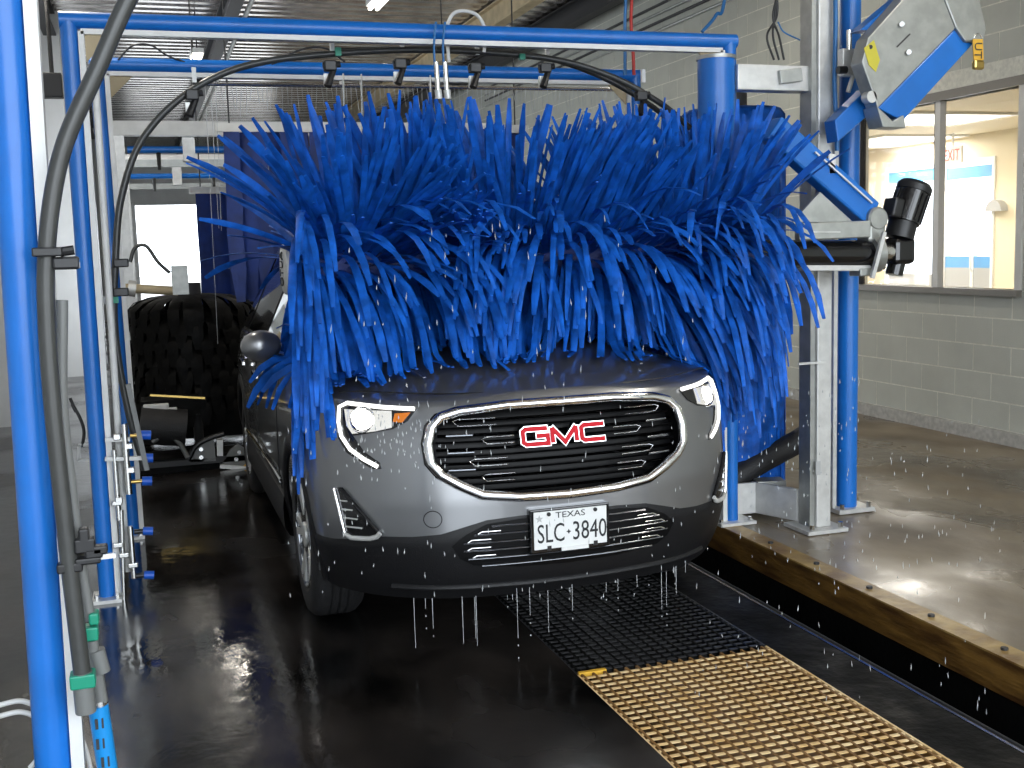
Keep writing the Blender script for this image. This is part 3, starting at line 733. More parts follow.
for s in (-1, 1):
    lo = lambda v: cw(s*interp([(1.12,.80),(1.5,.875),(4.0,.87),(4.52,.78)], v), v, zsh(v)-.01)
    def sd(p, q):
        t = p; top = cabin(s, t); b_ = lo(top.y-YF); return b_+(top-b_)*q
    quadgrid(sd, 30, 5).build('door_frame', M['paint'], car, 50)
    for t0, t1 in ((.13, .42), (.44, .66), (.68, .80)):
        quadgrid(lambda p, q: sd(t0+(t1-t0)*p, .06+.84*q)+V(s*.008, 0, 0), 8, 3).build('side_window', M['glass'], car, 50)
    # mirror
    mr = MB().ball(cw(s*.985, 1.52, 1.16), .085, 16, 10, (1.15, .75, .9)).build('side_mirror', M['paint'], car, 60)
    MB().beam(cw(s*.86, 1.55, 1.09), cw(s*.98, 1.53, 1.11), .06, .04).build('mirror_arm', M['black'], mr)
    MB().bb(cw(s*.91, 1.575, 1.10), cw(s*1.06, 1.585, 1.21)).build('mirror_glass', M['chrome'], mr)
    # door seams and handles
    for v in (1.52, 2.62, 3.35):
        MB().sweep([cw(s*(.931*interp(WZ, z)), v, z) for z in [.46+.05*k for k in range(12)]], .004, .003, 6, up=V(s,0,0)).build('door_seam', M['black'], car)
    for v in (2.40, 3.2):
        MB().beam(cw(s*.945, v-.1, .93), cw(s*.945, v+.1, .935), .025, .03).build('door_handle', M['chrome'], car, bevel=.006)
    MB().sweep([cw(s*.94, v, .50+.02*math.sin(v)) for v in [1.4+.1*k for k in range(19)]], .012, .008, 6, up=V(s,0,0)).build('door_trim', M['chrome'], car, 60)

# ------------------------------------------------------------------ gantries
def gantry(label, Y, lt, lb, xr, zt, double=False):
    """blue tube frame: lt/lb left post axis at top/floor, xr right post axis, zt top axis"""
    t = thing('wash_arch', label, 'arch', ((lb+xr)/2, Y, 0), 'blue wash arches')
    r = .038
    def leg(a, b, nm='post'):
        return MB().sweep([a, b], r, r, 16).build(nm, M['blue'], t, 40)
    A, B, Cc, D = V(lb, Y, .015), V(lt, Y, zt), V(xr, Y, zt), V(xr, Y, .037)
    for a, b in ((A, B), (D, Cc)):
        sgn = 1 if a.x < 1 else -1
        # square-backed round tube
        leg(a, b); off = V(sgn*.05, 0, 0)
        MB().beam(a+off, b+off+V(0,0,-.05), .05, .026, (1, 0, 0)).build('post_strip', M['white'], t)
        if double:
            o2 = V(sgn*.095, .02, 0); MB().cyl(a+o2+V(0,0,.1), b+o2+V(0,0,-.25), .016, 10).build('side_pipe', M['white'], t, 40)
        bw = .11 if sgn < 0 else .065
        bz = 0 if sgn > 0 else .021
        MB().bb((a.x-bw, Y-.09, bz), (a.x+bw, Y+.09, bz+.016)).build('base_plate', M['alu'], t)
        for dx in (-bw+.02, bw-.02): MB().cyl((a.x+dx, Y-.05, bz+.016), (a.x+dx, Y-.05, bz+.035), .012, 6).build('anchor_bolt', M['steel'], t)
        g0 = b+V(sgn*.065, -.005, -.05)
        MB().prism([g0, g0+V(sgn*.13, 0, 0), g0+V(0, 0, -.13)], (0, .01, 0)).build('gusset', M['tanbeam'], t)
    MB().sweep([B+V(-.038,0,0), Cc+V(.038,0,0)], r, r, 16).build('top_beam', M['blue'], t, 40)
    MB().beam(B+V(.05,0,-.05), Cc+V(-.05,0,-.05), .05, .024).build('beam_strip', M['white'], t)
    return t
YA1, YA2, YA3 = 2.5, 5.5, 6.7
a2t = at(68, 20, YA2); a2b = at(108, 600, YA2); a2r = at(731, 480, YA2)
gantry('blue wash arch framing the top of the view just behind the brush', YA2, a2t.x, a2b.x, a2r.x, 2.655, True)
a3t = at(103, 150, YA3); a3b = at(128, 470, YA3); k = (a3b.x-a3t.x)/(a3b.z-a3t.z)
gantry('blue wash arch standing second in the lane, behind the front arch', YA3, a3t.x+k*(2.655-a3t.z), a3t.x-k*a3t.z, 3.06, 2.655)
a1t = at(3, 0, YA1); a1b = at(54, 768, YA1); k = (a1b.x-a1t.x)/(a1b.z-a1t.z)
gantry('blue wash arch nearest the viewer, its post at the left edge', YA1, a1t.x+k*(2.655-a1t.z), a1t.x-k*a1t.z, 3.1, 2.655)
# farther galvanised arches down the lane
for Y, w in ((10.2, 'nearer'), (13.5, 'farther')):
    t = thing('rinse_arch', 'plain galvanised pipe arch deep in the lane, the %s of two' % w, 'arch', (1.5, Y, 0), 'galvanised arches')
    for x in (-.12, 3.2):
        MB().bb((x-.05, Y-.05, 0), (x+.05, Y+.05, 2.62)).build('post', M['alu'], t); MB().bb((x-.12, Y-.1, 0), (x+.12, Y+.1, .02)).build('base_plate', M['galv'], t)
    MB().bb((-.17, Y-.06, 2.62), (3.25, Y+.06, 2.74)).build('top_beam', M['white'], t)
    MB().bb((-.07, Y-.03, 2.36), (3.15, Y+.03, 2.42)).build('cross_rail', M['galv'], t)
    MB().cyl((-.05, Y-.05, 2.50), (3.1, Y-.05, 2.50), .03, 10).build('blue_pipe', M['blue'], t, 40)
    for j in range(5):
        x = .2+.65*j; MB().cyl((x, Y-.05, 2.48), (x, Y-.07, 2.33), .02, 8, .012).build('nozzle', M['black'], t)
        MB().bb((x+.2, Y-.09, 2.40), (x+.3, Y-.03, 2.60)).build('bracket', M['alu'], t)

# ------------------------------------------------------------------ hoses on the near arch
def hosething(name, label, pts, r, m, Y=None, cat='hose', n=8, group=None):
    P = [at(*p, Y) if len(p) == 2 else p for p in pts]
    o = MB().tube(crom(P, n), r, 12).build(name, m, None, 60); return tag(o, label, cat, group)
yh = 2.42
supply = thing('supply_hose', 'thick grey supply hose bending down along the nearest blue post', 'hose', at(60, 500, yh))
MB().tube(crom([at(x, y, yh) for x, y in ((165,-60),(128,0),(97,70),(66,140),(52,200),(46,265),(47,330),(52,400),(60,480),(70,570),(82,672))], 8), .0175, 14).build('outer_hose', M['hose'], supply, 60)
MB().tube(crom([at(x, y, yh+.05) for x, y in ((62,300),(62,400),(70,480),(80,560),(90,620))], 8), .012, 12).build('inner_hose', M['greyp'], supply, 60)
e1 = at(82, 672, yh); e2 = at(86, 712, yh)
MB().cyl(e1, e2, .021, 14).build('coupling', M['greyp'], supply, 40)
MB().box(at(83, 679, yh), (.05, .045, .03)).build('green_clamp', M['green'], supply, bevel=.004)
MB().box(at(91, 632, yh+.05), (.03, .04, .03)).build('green_clamp', M['green'], supply, bevel=.004)
MB().box(at(94, 617, yh+.05), (.02, .04, .025)).build('green_clamp', M['green'], supply, bevel=.004)
for a, b, r in (((92,640),(94,668),.013), ((96,650),(102,672),.018), ((95,668),(101,702),.015)):
    MB().cyl(at(*a, yh+.05), at(*b, yh+.05), r, 12).build('fitting', M['greyp'], supply, 40)
MB().cyl(at(99, 700, yh+.05), at(101, 712, yh+.05), .017, 12).build('hose_ring', M['steel'], supply, 40)
bp_ = thing('blue_pipe', 'bright blue flexible pipe rising at the bottom of the grey hose', 'pipe', at(108, 800, yh+.05))
MB().tube([at(98, 705, yh+.05), at(104, 745, yh+.05), at(112, 800, yh+.05), at(130, 900, yh+.05)], .021, 14).build('pipe_body', M['brightblue'], bp_, 60)
for (x, y) in ((99,720),(100,740),(105,758),(107,772)):
    c = at(x, y, yh+.05); MB().box(c+V(-.004, -.0215, 0), (.006, .004, .022)).build('printed_mark', M['iron'], bp_); MB().box(c+V(.008, -.0195, 0), (.004, .004, .022)).build('printed_mark', M['iron'], bp_)
cl1 = thing('hose_clamp', 'black clamp holding the grey hose halfway up the near post', 'clamp', at(55, 258, yh))
MB().box(at(47, 252, yh-.02), (.055, .02, .018)).build('band', M['black'], cl1, bevel=.003)
MB().box(at(66, 263, yh), (.05, .035, .026)).build('body', M['black'], cl1, bevel=.005)
MB().cyl(at(60, 252, yh), at(74, 250, yh), .010, 10).build('screw', M['black'], cl1)
MB().cyl(at(76, 265, yh), at(80, 265, yh), .007, 10).build('tip', M['white'], cl1)
cl2 = thing('hose_clamp', 'black clamp cluster on the grey hose near the bottom left', 'clamp', at(80, 552, yh))
for (x, y, w, h) in ((70,567,.05,.02),(85,545,.04,.03),(94,552,.035,.022),(88,560,.05,.014),(84,535,.02,.03),(100,549,.03,.018)):
    MB().box(at(x, y, yh+.0), (w, .03, h)).build('clamp_block', M['black'], cl2, bevel=.004)
MB().beam(at(98, 557, yh+.02), at(116, 555, yh+.02), .01, .01).build('rod', M['steel'], cl2)
for k, off in enumerate((0, 11)):
    hosething('cable', '%s of two pale cables curling in at the bottom left' % ('upper', 'lower')[k], [(-25, 712+off), (0, 705+off), (20, 701+off), (36, 706+off), (52, 716+off)], .006, M['wire'], 2.62, 'cable', group='pale cables')
hosething('cable', 'pale cable rising behind the foot of the nearest post', [(30, 768), (45, 752), (62, 745)], .006, M['wire'], 2.62, 'cable')
hosething('cable', 'pale cable bending beside the white strip of the nearest post', [(80, 735), (86, 750), (92, 775)], .005, M['wire'], 2.62, 'cable')

# ------------------------------------------------------------------ spray arch with nozzles
ys = 5.68
sa = thing('spray_arch', 'curved grey pipe arch carrying black spray nozzles over the brush', 'spray arch', at(300, 60, ys))
MB().tube(crom([at(x, y, ys) for x, y in ((145,470),(128,410),(115,330),(116,250),(122,195),(142,140),(185,95),(245,66),(330,54),(430,50),(545,58),(610,76),(660,103),(690,128))], 8), .0165, 12).build('front_pipe', M['hose'], sa, 60)
MB().tube(crom([at(x, y, ys+.12) for x, y in ((330,51),(430,49),(530,55),(595,74),(650,105),(678,130))], 8), .015, 12).build('rear_pipe', M['hose'], sa, 60)
for (x, y) in ((192,95),(330,66),(400,64),(475,68),(545,68),(641,96)):
    c = at(x, y, ys-.02); nz = MB().box(c, (.06, .05, .05)).build('nozzle_clamp', M['black'], sa, bevel=.006)
    MB().cyl(c+V(.02,0,-.01), c+V(-.02,-.02,-.10), .014, 10, .02).build('nozzle', M['black'], nz)
    MB().cyl(c+V(-.035,0,.0), c+V(.05,0,.01), .016, 10).build('knob', M['black'], nz)
    MB().box(at(x+2, y-20, ys), (.02, .02, .07)).build('hanger', M['white'], sa)
    MB().box(at(x-4, y+14, ys), (.022, .02, .06)).build('stand_off', M['alu'], nz)
MB().box(at(338, 52, ys-.02), (.028, .03, .04)).build('green_clip', M['green'], sa)
MB().box(at(522, 57, ys-.02), (.028, .03, .03)).build('green_clip', M['green'], sa)
MB().box(at(113, 300, ys-.03), (.05, .03, .03)).build('green_clip', M['green'], sa)
MB().box(at(104, 300, ys-.03), (.05, .03, .035)).build('white_clip', M['white'], sa)
for y in (263, 292): MB().box(at(121, y, ys-.03), (.07, .04, .04)).build('nozzle_clamp', M['black'], sa, bevel=.006)
hosething('hose', 'white looped hose arching over the top blue beam', [(449,62),(447,30),(453,14),(466,11),(479,17),(486,34),(484,52)], .009, M['wire'], 5.55)
for k in range(2):
    X0 = 436+9*k
    hosething('hose', '%s thin blue hose dropping past the top beam to the brush' % ('left', 'right')[k], [(X0,22),(X0-2,45),(X0-1,70)], .006, M['bluehose'], 5.42, group='thin blue hoses')
    t = thing('spray_lance', '%s upright steel spray tube between the pipe arch and the brush' % ('left', 'right')[k], 'spray tube', at(X0, 70, 5.42), 'steel spray tubes')
    MB().cyl(at(X0, 62, 5.42), at(X0+2, 92, 5.42), .013, 10).build('tube', M['steel'], t, 40); MB().cyl(at(X0+2, 90, 5.42), at(X0+3, 99, 5.42), .018, 10).build('tip', M['alu'], t, 40)
for k, m in enumerate(('redhose', 'bluehose')):
    hosething('hose', '%s hose hanging down behind the right end of the top beam' % ('red', 'dark blue')[k], [(632-6*k,-260),(632-6*k,-30),(631-6*k,20),(633-8*k,52),(634-9*k,75)], .010, M[m], 6.3)
hosething('hose', 'blue hose slanting down in front of the block wall at the top', [(745,-230),(726,-12),(716,15),(702,32)], .010, M['bluehose'], 5.9)
# small black hoses looping behind the arch at top left
hosething('cable', 'thin black cable draped along the second blue beam', [(118,60),(132,46),(150,45),(168,56),(185,62)], .005, M['black'], 6.67, 'cable')
hosething('cable', 'thin black cable sagging between the two blue beams', [(270,66),(300,50),(325,48),(345,62)], .006, M['black'], 6.67, 'cable')

# ------------------------------------------------------------------ stainless manifold on the left
ym_ = 5.45
mf = thing('nozzle_manifold', 'upper stainless manifold with blue nozzles beside the left posts', 'manifold', at(128, 500, ym_), 'nozzle manifolds')
MB().cyl(at(124, 424, ym_), at(129, 494, ym_), .016, 12).build('riser', M['steel'], mf, 40)
MB().cyl(at(114, 450, ym_), at(119, 520, ym_), .012, 12).build('riser', M['steel'], mf, 40)
for y in (440, 459):
    MB().beam(at(105, y, ym_), at(143 if y > 450 else 130, y-1, ym_), .02, .018).build('bracket', M['white'], mf)
for (x, y) in ((146,435),(148,458),(147,481)):
    c = at(x, y, ym_); MB().cyl(at(x-16, y+1, ym_), at(x-4, y, ym_), .009, 10).build('brass_stem', M['brass'], mf, 40)
    MB().cyl(at(x-5, y, ym_), at(x+5, y, ym_), .022, 12).build('blue_nozzle', M['nozzle'], mf, 40)
for (x, y) in ((129,446),(131,470),(117,437),(119,500)):
    MB().box(at(x, y, ym_), (.035, .03, .03)).build('fitting', M['steel'], mf, bevel=.005)
mf2 = thing('nozzle_manifold', 'lower stainless manifold with blue nozzles near the wet floor', 'manifold', at(130, 590, ym_), 'nozzle manifolds')
MB().cyl(at(130, 526, ym_), at(134, 578, ym_), .013, 12).build('riser', M['steel'], mf2, 40)
MB().cyl(at(121, 510, ym_), at(124, 600, ym_), .011, 12).build('riser', M['steel'], mf2, 40)
for (x, y) in ((148,531),(149,575)):
    MB().cyl(at(x-14, y+1, ym_), at(x-4, y, ym_), .012, 10).build('stem', M['black'], mf2, 40)
    MB().cyl(at(x-5, y, ym_), at(x+5, y, ym_), .020, 12).build('blue_nozzle', M['nozzle'], mf2, 40)
for (x, y) in ((117,503),(118,545),(133,565),(124,555)):
    MB().box(at(x, y, ym_), (.045, .03, .022)).build('bracket', M['steel'], mf2, bevel=.004)
tag(MB().beam(at(128, 384, 5.42), at(147, 470, 5.42), .022, .022).build('brace_tube', M['greyp']), 'slim grey brace tube slanting across the stainless manifold', 'tube')
bx_ = thing('wall_bracket', 'small white square bracket beside the second blue post', 'bracket', at(84, 460, 6.0))
for a, b in (((78,445),(92,445)),((78,460),(92,460)),((79,445),(79,460))):
    MB().beam(at(*a, 6.0), at(*b, 6.0), .014, .014).build('arm', M['white'], bx_)
hosething('chain', 'small black looped chain hanging beside the second post', [(70,398),(76,412),(72,404),(80,418),(84,432),(82,447)], .008, M['black'], 6.0, 'chain')
jb_ = thing('junction_box', 'dark square junction box hanging by the left wall near the ceiling', 'box', at(52, 97, 11.6))
MB().bb(at(40, 72, 11.6), at(63, 97, 11.6)+V(0, .16, 0)).build('enclosure', M['iron'], jb_, bevel=.01)
pj = at(52, 75, 11.68); MB().cyl(pj, V(pj.x, pj.y, ZC), .02, 8).build('conduit', M['iron'], jb_)

# ------------------------------------------------------------------ rain bar with water threads
yr = 7.2
rbx = thing('rain_bar', 'thin steel rain bar dripping water behind the brush', 'rain bar', at(400, 86, yr))
A, B = at(205, 84, yr), at(640, 90, yr)
MB().cyl(A, B, .012, 8).build('pipe', M['steel'], rbx, 40)
for (x, y) in ((262,80),(341,85),(361,85),(430,85)): MB().cyl(at(x, y-8, yr), at(x, y, yr), .010, 8).build('hanger', M['white'], rbx)
for x in (343, 361, 430): tag(MB().cyl(at(x, 70, 6.68), at(x+2, 135, 6.68), .007, 8).build('steel_rod', M['steel']), 'thin upright steel rod behind the brush strips, %s of three' % {343: 'left', 361: 'middle', 430: 'right'}[x], 'rod', 'steel rods behind the brush')
th = MB()
for k in range(95):
    p = A+(B-A)*(k/94); L = rnd.uniform(.08, .2)
    if p.x < .5 and rnd.random() < .8: L = rnd.uniform(.8, 2.0)
    th.cyl(p+V(0, 0, -.01), p+V(rnd.uniform(-.02,.02), 0, -L), .0022, 5, .0012)
o = th.build('water_thread', M['water'], rbx); o['kind'] = 'stuff'

# ------------------------------------------------------------------ foam strips
def strip_mesh(P, Wd, w, th=.006):
    vs, fs = [], []; n = len(P)
    for i, p in enumerate(P):
        t = (P[min(i+1, n-1)]-P[max(i-1, 0)]).normalized(); wd = (Wd-t*Wd.dot(t))
        wd = wd.normalized() if wd.length > 1e-4 else V(1,0,0); nn = t.cross(wd)
        k = 1 if i < n-1 else .55
        vs += [p+wd*w*k/2, p+nn*th/2, p-wd*w*k/2, p-nn*th/2]
    for i in range(n-1):
        a = i*4; fs += [(a+j, a+(j+1) % 4, a+4+(j+1) % 4, a+4+j) for j in range(4)]
    fs += [(3,2,1,0), tuple(4*(n-1)+j for j in range(4))]
    return vs, fs
BX0, BX1, BY, BZ, BR = .66, 2.86, 4.98, 1.53, .13
def brush_strip(x, th, L, ax, twist, stiff):
    """foam strip flung out from the drum: th measured from straight up towards the viewer"""
    d = V(ax, -math.sin(th), math.cos(th)).normalized(); p = V(x, BY-math.sin(th)*BR, BZ+math.cos(th)*BR)
    P = [p.copy()]; n = 7; ds = L/n
    for i in range(n):
        g = (.05+.55*(i/n))*(1-stiff)
        d = (d+V(ax*.10, 0, -g)).normalized(); q = p+d*ds
        zt = ztop(q.x-XC, q.y-YF)
        if zt and q.z < zt+.015:
            q.z = zt+.015+rnd.random()*.02; d = (q-p).normalized(); q = p+d*ds
            if q.z < zt+.01: q.z = zt+.012
            d = V(d.x, d.y, max(d.z, -.25)).normalized()
        elif q.z < .12: q.z = .12
        P.append(q.copy()); p = q
    return P, V(math.cos(twist), math.sin(twist), 0)
tb = thing('top_brush', 'large blue horizontal brush of foam strips spinning over the car hood', 'brush', (1.9, BY, BZ-.6))
MB().cyl((BX0-.06, BY, BZ), (BX0, BY, BZ), .05, 16).build('axle', M['steel'], tb, 40)
MB().cyl((BX0-.02, BY, BZ), (BX1, BY, BZ), BR-.01, 28).build('drum', M['foamd'], tb, 40)
dsk = MB().lathe([(.112, 0), (.112, .014), (.10, .022), (.01, .024)], (BX0-.055, BY, BZ), (-1, 0, 0), 32).build('end_disc', M['alu'], tb, 40)
text_mesh('AUTO', lambda x, y, d: V(BX0-.08-d, BY-.05+y, BZ+.075-x), .15, .10, .004, 'lettering', M['iron'], dsk)
near, far = [], []
NC = 76
for c in range(NC):
    x = BX0+.01+(BX1-BX0-.02)*(c+.5)/NC
    for k in range(22):
        th = 2*math.pi*(k+.5*(c % 2)+rnd.uniform(-.45, .45))/22
        xx = x+rnd.uniform(-.015, .015); e = (xx-BX0)/(BX1-BX0)
        th += mnoise.noise(V(xx*2.3, 7.7, th))*.5
        up = math.cos(th)
        wh = mnoise.noise(V(xx*1.7+.4, th*.5, 3.1))*1.3
        ax = wh*.62+rnd.uniform(-.10, .10)
        if e < .12: ax = ax*.5-(.12-e)/.12*(rnd.uniform(.2, .95) if up > .1 else rnd.uniform(-.10, .06))
        ax = min(ax, .06+(1-e)*1.2)
        if e > .84: ax = min(ax, .05)*.5+(e-.84)/.16*(rnd.uniform(0, .45) if up > .1 else rnd.uniform(-.28, -.05))
        lim = (.58 if e > .2 else .25)+.5*mnoise.noise(V(xx*2.1, 1.3, 9.2))
        stiff = .94 if up > lim else (.25 if up < lim-.35 else .25+.69*(up-lim+.35)/.35)
        L = rnd.uniform(.62, .76)
        if up > .3: L = rnd.uniform(.50, .64)
        if up < -.55 and .08 < e < .72: L *= .55
        P, Wd = brush_strip(xx, th, L, ax, rnd.uniform(-.8, .8), stiff)
        front = math.sin(th) > -.12
        (near if front else far).append((P, Wd, rnd.uniform(.020, .035)))
# extra fringe draping round the left fender and past the right side of the car
for k in range(80):
    s = -1 if k < 50 else 1; x = (BX0+rnd.uniform(-.05, .06)) if s < 0 else BX1-rnd.uniform(.02, .40)
    th = rnd.uniform(.9, 2.6); P, Wd = brush_strip(x, th, rnd.uniform(.74, .92), s*(rnd.uniform(0, .13) if s < 0 else rnd.uniform(-.15, .0)), rnd.uniform(-.6, .6), .15)
    near.append((P, Wd, rnd.uniform(.020, .032)))
# loose strips tumbling over the drum
for k in range(120):
    x = rnd.uniform(BX0+.02, BX1-.05); P, Wd = brush_strip(x, rnd.uniform(.85, 1.6), rnd.uniform(.58, .78), mnoise.noise(V(x*1.7+.4, .5, 3.1))*.8+rnd.uniform(-.22, .22)-(.2 if x > BX1-.4 else 0), rnd.uniform(-.8, .8), rnd.uniform(.15, .5))
    near.append((P, Wd, rnd.uniform(.020, .034)))
rnd.shuffle(near)
for (P, Wd, w) in near[:300]:
    vs, fs = strip_mesh(P, Wd, w); MB().add(vs, fs).build('foam_strip', M['foam'], tb, 60)
mb = MB()
for (P, Wd, w) in near[300:]+far: mb.add(*strip_mesh(P, Wd, w))
o = mb.build('foam_strips', M['foam'], tb, 60); o['kind'] = 'stuff'
print('strips', len(near), len(far))

# ------------------------------------------------------------------ brush arm, motor
yb = BY
ar = thing('pivot_carriage', 'blue pivot arm with black motor holding the right end of the brush', 'arm', at(870, 270, yb))
MB().cyl((BX1, yb, BZ), at(868, 254, yb), .072, 24).build('shaft_sleeve', M['gloss'], ar, 40)
MB().beam(at(797, 232, yb-.06), at(868, 229, yb-.06), .05, .085).build('upper_plate', M['galv'], ar, bevel=.006)
MB().beam(at(812, 232, yb-.09), at(840, 232, yb-.09), .01, .006).build('slot', M['alu'], ar)
MB().beam(at(798, 268, yb), at(864, 268, yb), .12, .03).build('lower_plate', M['alu'], ar, bevel=.005)
MB().beam(at(770, 128, yb+.02), at(868, 214, yb+.02), .10, .135).build('arm_tube', M['blue'], ar, bevel=.012)
MB().beam(at(815, 152, yb-.045), at(872, 203, yb-.045), .012, .008).build('edge_strip', M['white'], ar)
MB().prism([at(x, y, yb-.03) for x, y in ((793,222),(820,192),(853,222))], (0, .02, 0)).build('gusset', M['galv'], ar)
MB().lathe([(.001,-.06),(.05,-.06),(.06,-.05),(.06,.05),(.05,.06),(.001,.06)], at(872, 219, yb), (0, 1, 0), 24).build('pivot_housing', M['galv'], ar, 40)
MB().box(at(871, 233, yb), (.11, .11, .10)).build('gear_neck', M['galv'], ar, bevel=.02)
f1 = at(876, 254, yb)
MB().cyl(at(868, 254, yb), at(876, 253, yb), .10, 28).build('flange', M['galv'], ar, 40)
MB().cyl(at(876, 253, yb), at(890, 252, yb), .05, 20).build('coupling', M['steel'], ar, 40)
for a in range(6):
    q = at(874, 254, yb)+V(0, .08*math.cos(a*math.pi/3), .08*math.sin(a*math.pi/3)); MB().cyl(q, q+V(.035, 0, 0), .012, 6).build('flange_bolt', M['steel'], ar)
MB().beam(at(884, 232, yb-.10), at(872, 278, yb-.10), .02, .02).build('guard_bar', M['alu'], ar)
MB().box(at(862, 272, yb-.02), (.09, .1, .04)).build('foot_bracket', M['galv'], ar, bevel=.006)
mo = thing('brush_motor', 'black electric gear motor at the end of the brush arm', 'motor', at(905, 268, yb))
m0, m1, m2 = at(899, 238, yb), at(903, 222, yb), at(913, 192, yb)
MB().box(at(899, 251, yb), (.13, .12, .14)).build('gearbox', M['gloss'], mo, bevel=.025)
MB().cyl(at(897, 262, yb), at(894, 275, yb), .045, 18).build('gearbox_foot', M['gloss'], mo, 40)
MB().cyl(m0, m1, .075, 24).build('adapter', M['black'], mo, 40)
MB().cyl(m1, m2, .085, 28).build('motor_body', M['gloss'], mo, 40)
dd = (m2-m1).normalized()
for a in range(16):
    s_ = dd.cross(V(0,1,0)).normalized(); q = (s_*math.cos(a*math.pi/8)+V(0,1,0)*math.sin(a*math.pi/8))*.086
    MB().beam(m1+q+dd*.01, m2+q-dd*.01, .006, .012, q).build('cooling_fin', M['gloss'], mo)
MB().lathe([(.092, 0), (.092, .03), (.075, .05), (.01, .055)], m2, dd, 28).build('fan_cover', M['black'], mo, 40)
MB().box(at(893, 208, yb-.03), (.06, .1, .10), Matrix.Rotation(.25, 3, 'Y')).build('terminal_box', M['black'], mo, bevel=.01)

# ------------------------------------------------------------------ brush tower on the right
tw = thing('brush_tower', 'silver aluminium column with galvanised base carrying the brush arm', 'column', (3.47, 5.26, 0))
MB().bb((3.425, 5.2, .02), (3.515, 5.33, 3.4)).build('column', M['alu'], tw, bevel=.006)
MB().bb((3.395, 5.22, .02), (3.425, 5.33, 3.4)).build('side_channel', M['galv'], tw)
MB().bb((3.515, 5.25, .02), (3.54, 5.33, 3.4)).build('side_channel', M['iron'], tw)
MB().bb((3.33, 5.13, 0), (3.58, 5.38, .02)).build('base_plate', M['alu'], tw)
for dx, dy in ((-.09,-.09),(.09,-.09),(.09,.09)): MB().cyl((3.46+dx, 5.25+dy, .02), (3.46+dx, 5.25+dy, .05), .015, 6).build('anchor_bolt', M['steel'], tw)
MB().beam((3.40, 5.34, .12), (3.29, 5.60, .12), .03, .18).build('base_channel', M['alu'], tw, bevel=.004)
MB().beam((3.02, 5.62, .12), (3.30, 5.61, .12), .03, .18).build('base_channel', M['alu'], tw, bevel=.004)
MB().beam((3.30, 5.64, .20), (3.46, 5.60, .20), .12, .03).build('base_flange', M['galv'], tw)
b0, b1 = at(733, 78, 5.30), at(804, 80, 5.30)
MB().beam(b0, b1, .10, .13).build('top_beam', M['alu'], tw, bevel=.005)
MB().box(at(790, 76, 5.24), (.13, .03, .07), Matrix.Rotation(-.12, 3, 'Y')).build('beam_bracket', M['galv'], tw, bevel=.004)
c0 = at(716, 60, 5.32)
MB().cyl((c0.x, 5.32, 1.75), (c0.x, 5.32, c0.z), .096, 32).build('air_cylinder', M['blue'], tw, 40)
MB().cyl((c0.x, 5.32, c0.z), (c0.x, 5.32, c0.z+.018), .102, 32).build('cylinder_rim', M['galv'], tw, 40)
tag(MB().sweep([V(3.50, 5.18, 3.3), V(3.505, 5.17, 2.7), V(3.50, 5.17, 2.4), V(3.52, 5.17, 2.05)], .012, .012, 10).build('hose', M['bluehose'], None, 60), 'blue air hose running down the face of the silver column', 'hose')
MB().box(at(812, 363, 5.18), (.17, .012, .012)).build('cross_pin', M['alu'], tw)
MB().box(at(818, 468, 5.197), (.03, .004, .075)).build('sticker', M['starg'], tw)
bpst = thing('blue_post', 'round blue post on a small plate right of the silver column', 'post', (3.86, 5.56, 0))
MB().cyl((3.865, 5.56, .02), (3.865, 5.56, 3.4), .058, 28).build('tube', M['blue'], bpst, 40)
MB().bb((3.75, 5.53, .02), (3.775, 5.58, 3.4)).build('side_strip', M['alu'], bpst)
MB().bb((3.75, 5.46, 0), (3.99, 5.66, .025)).build('base_plate', M['alu'], bpst)
for dx in (.02, .20): MB().cyl((3.76+dx, 5.48, .025), (3.76+dx, 5.48, .055), .014, 6).build('anchor_bolt', M['steel'], bpst)
# upper swing arm : galvanised box with blue tube underneath
yu = 4.9
sw = thing('swing_arm', 'galvanised box arm with blue underside hanging at the top right', 'arm', at(900, 100, yu))
MB().prism([at(x, y, yu) for x, y in ((862,62),(868,38),(918,-18),(945,-18),(956,28),(878,108))], (0, .10, 0)).build('side_plate', M['galv'], sw, bevel=.006)
MB().prism([at(x, y, yu+.01) for x, y in ((878,108),(956,28),(974,43),(903,121))], (0, .12, 0)).build('blue_tube', M['blue'], sw, bevel=.006)
MB().prism([at(x, y, yu-.01) for x, y in ((938,-18),(976,-18),(987,28),(984,42),(966,42),(956,28))], (0, .14, 0)).build('end_cap', M['galv'], sw, bevel=.01)
MB().prism([at(x, y, yu-.01) for x, y in ((877,106),(883,127),(906,128),(904,115),(893,121))], (0, .12, 0)).build('foot_bracket', M['galv'], sw, bevel=.004)
MB().prism([at(x, y, yu+.12) for x, y in ((835,120),(868,88),(886,100),(838,142))], (0, .10, 0)).build('lower_tube', M['blue'], sw, bevel=.006)
MB().prism([at(x, y, yu+.1) for x, y in ((860,30),(885,30),(905,5),(902,-5))], (0, .1, 0)).build('upper_tube', M['blue'], sw)
st = MB().prism([at(x, y, yu-.003) for x, y in ((864,48),(874,40),(880,60),(876,72),(869,65))], (0, .003, 0)).build('yellow_sticker', M['stick'], sw)
MB().cyl(at(870.5, 47, yu-.006), at(870.5, 47, yu), .011, 12).build('sticker_mark', M['iron'], st)
for (x, y) in ((902,24),(909,52)): MB().cyl(at(x, y, yu-.02), at(x, y, yu), .013, 8).build('bolt', M['steel'], sw)
MB().beam(at(897, 47, yu-.004), at(910, 34, yu-.004), .004, .006).build('slot', M['iron'], sw)
MB().lathe([(.001,0),(.03,.0),(.03,.05),(.001,.05)], at(866, 98, yu+.05), (0,-1,0), 16).build('pivot_pin', M['alu'], sw, 40)
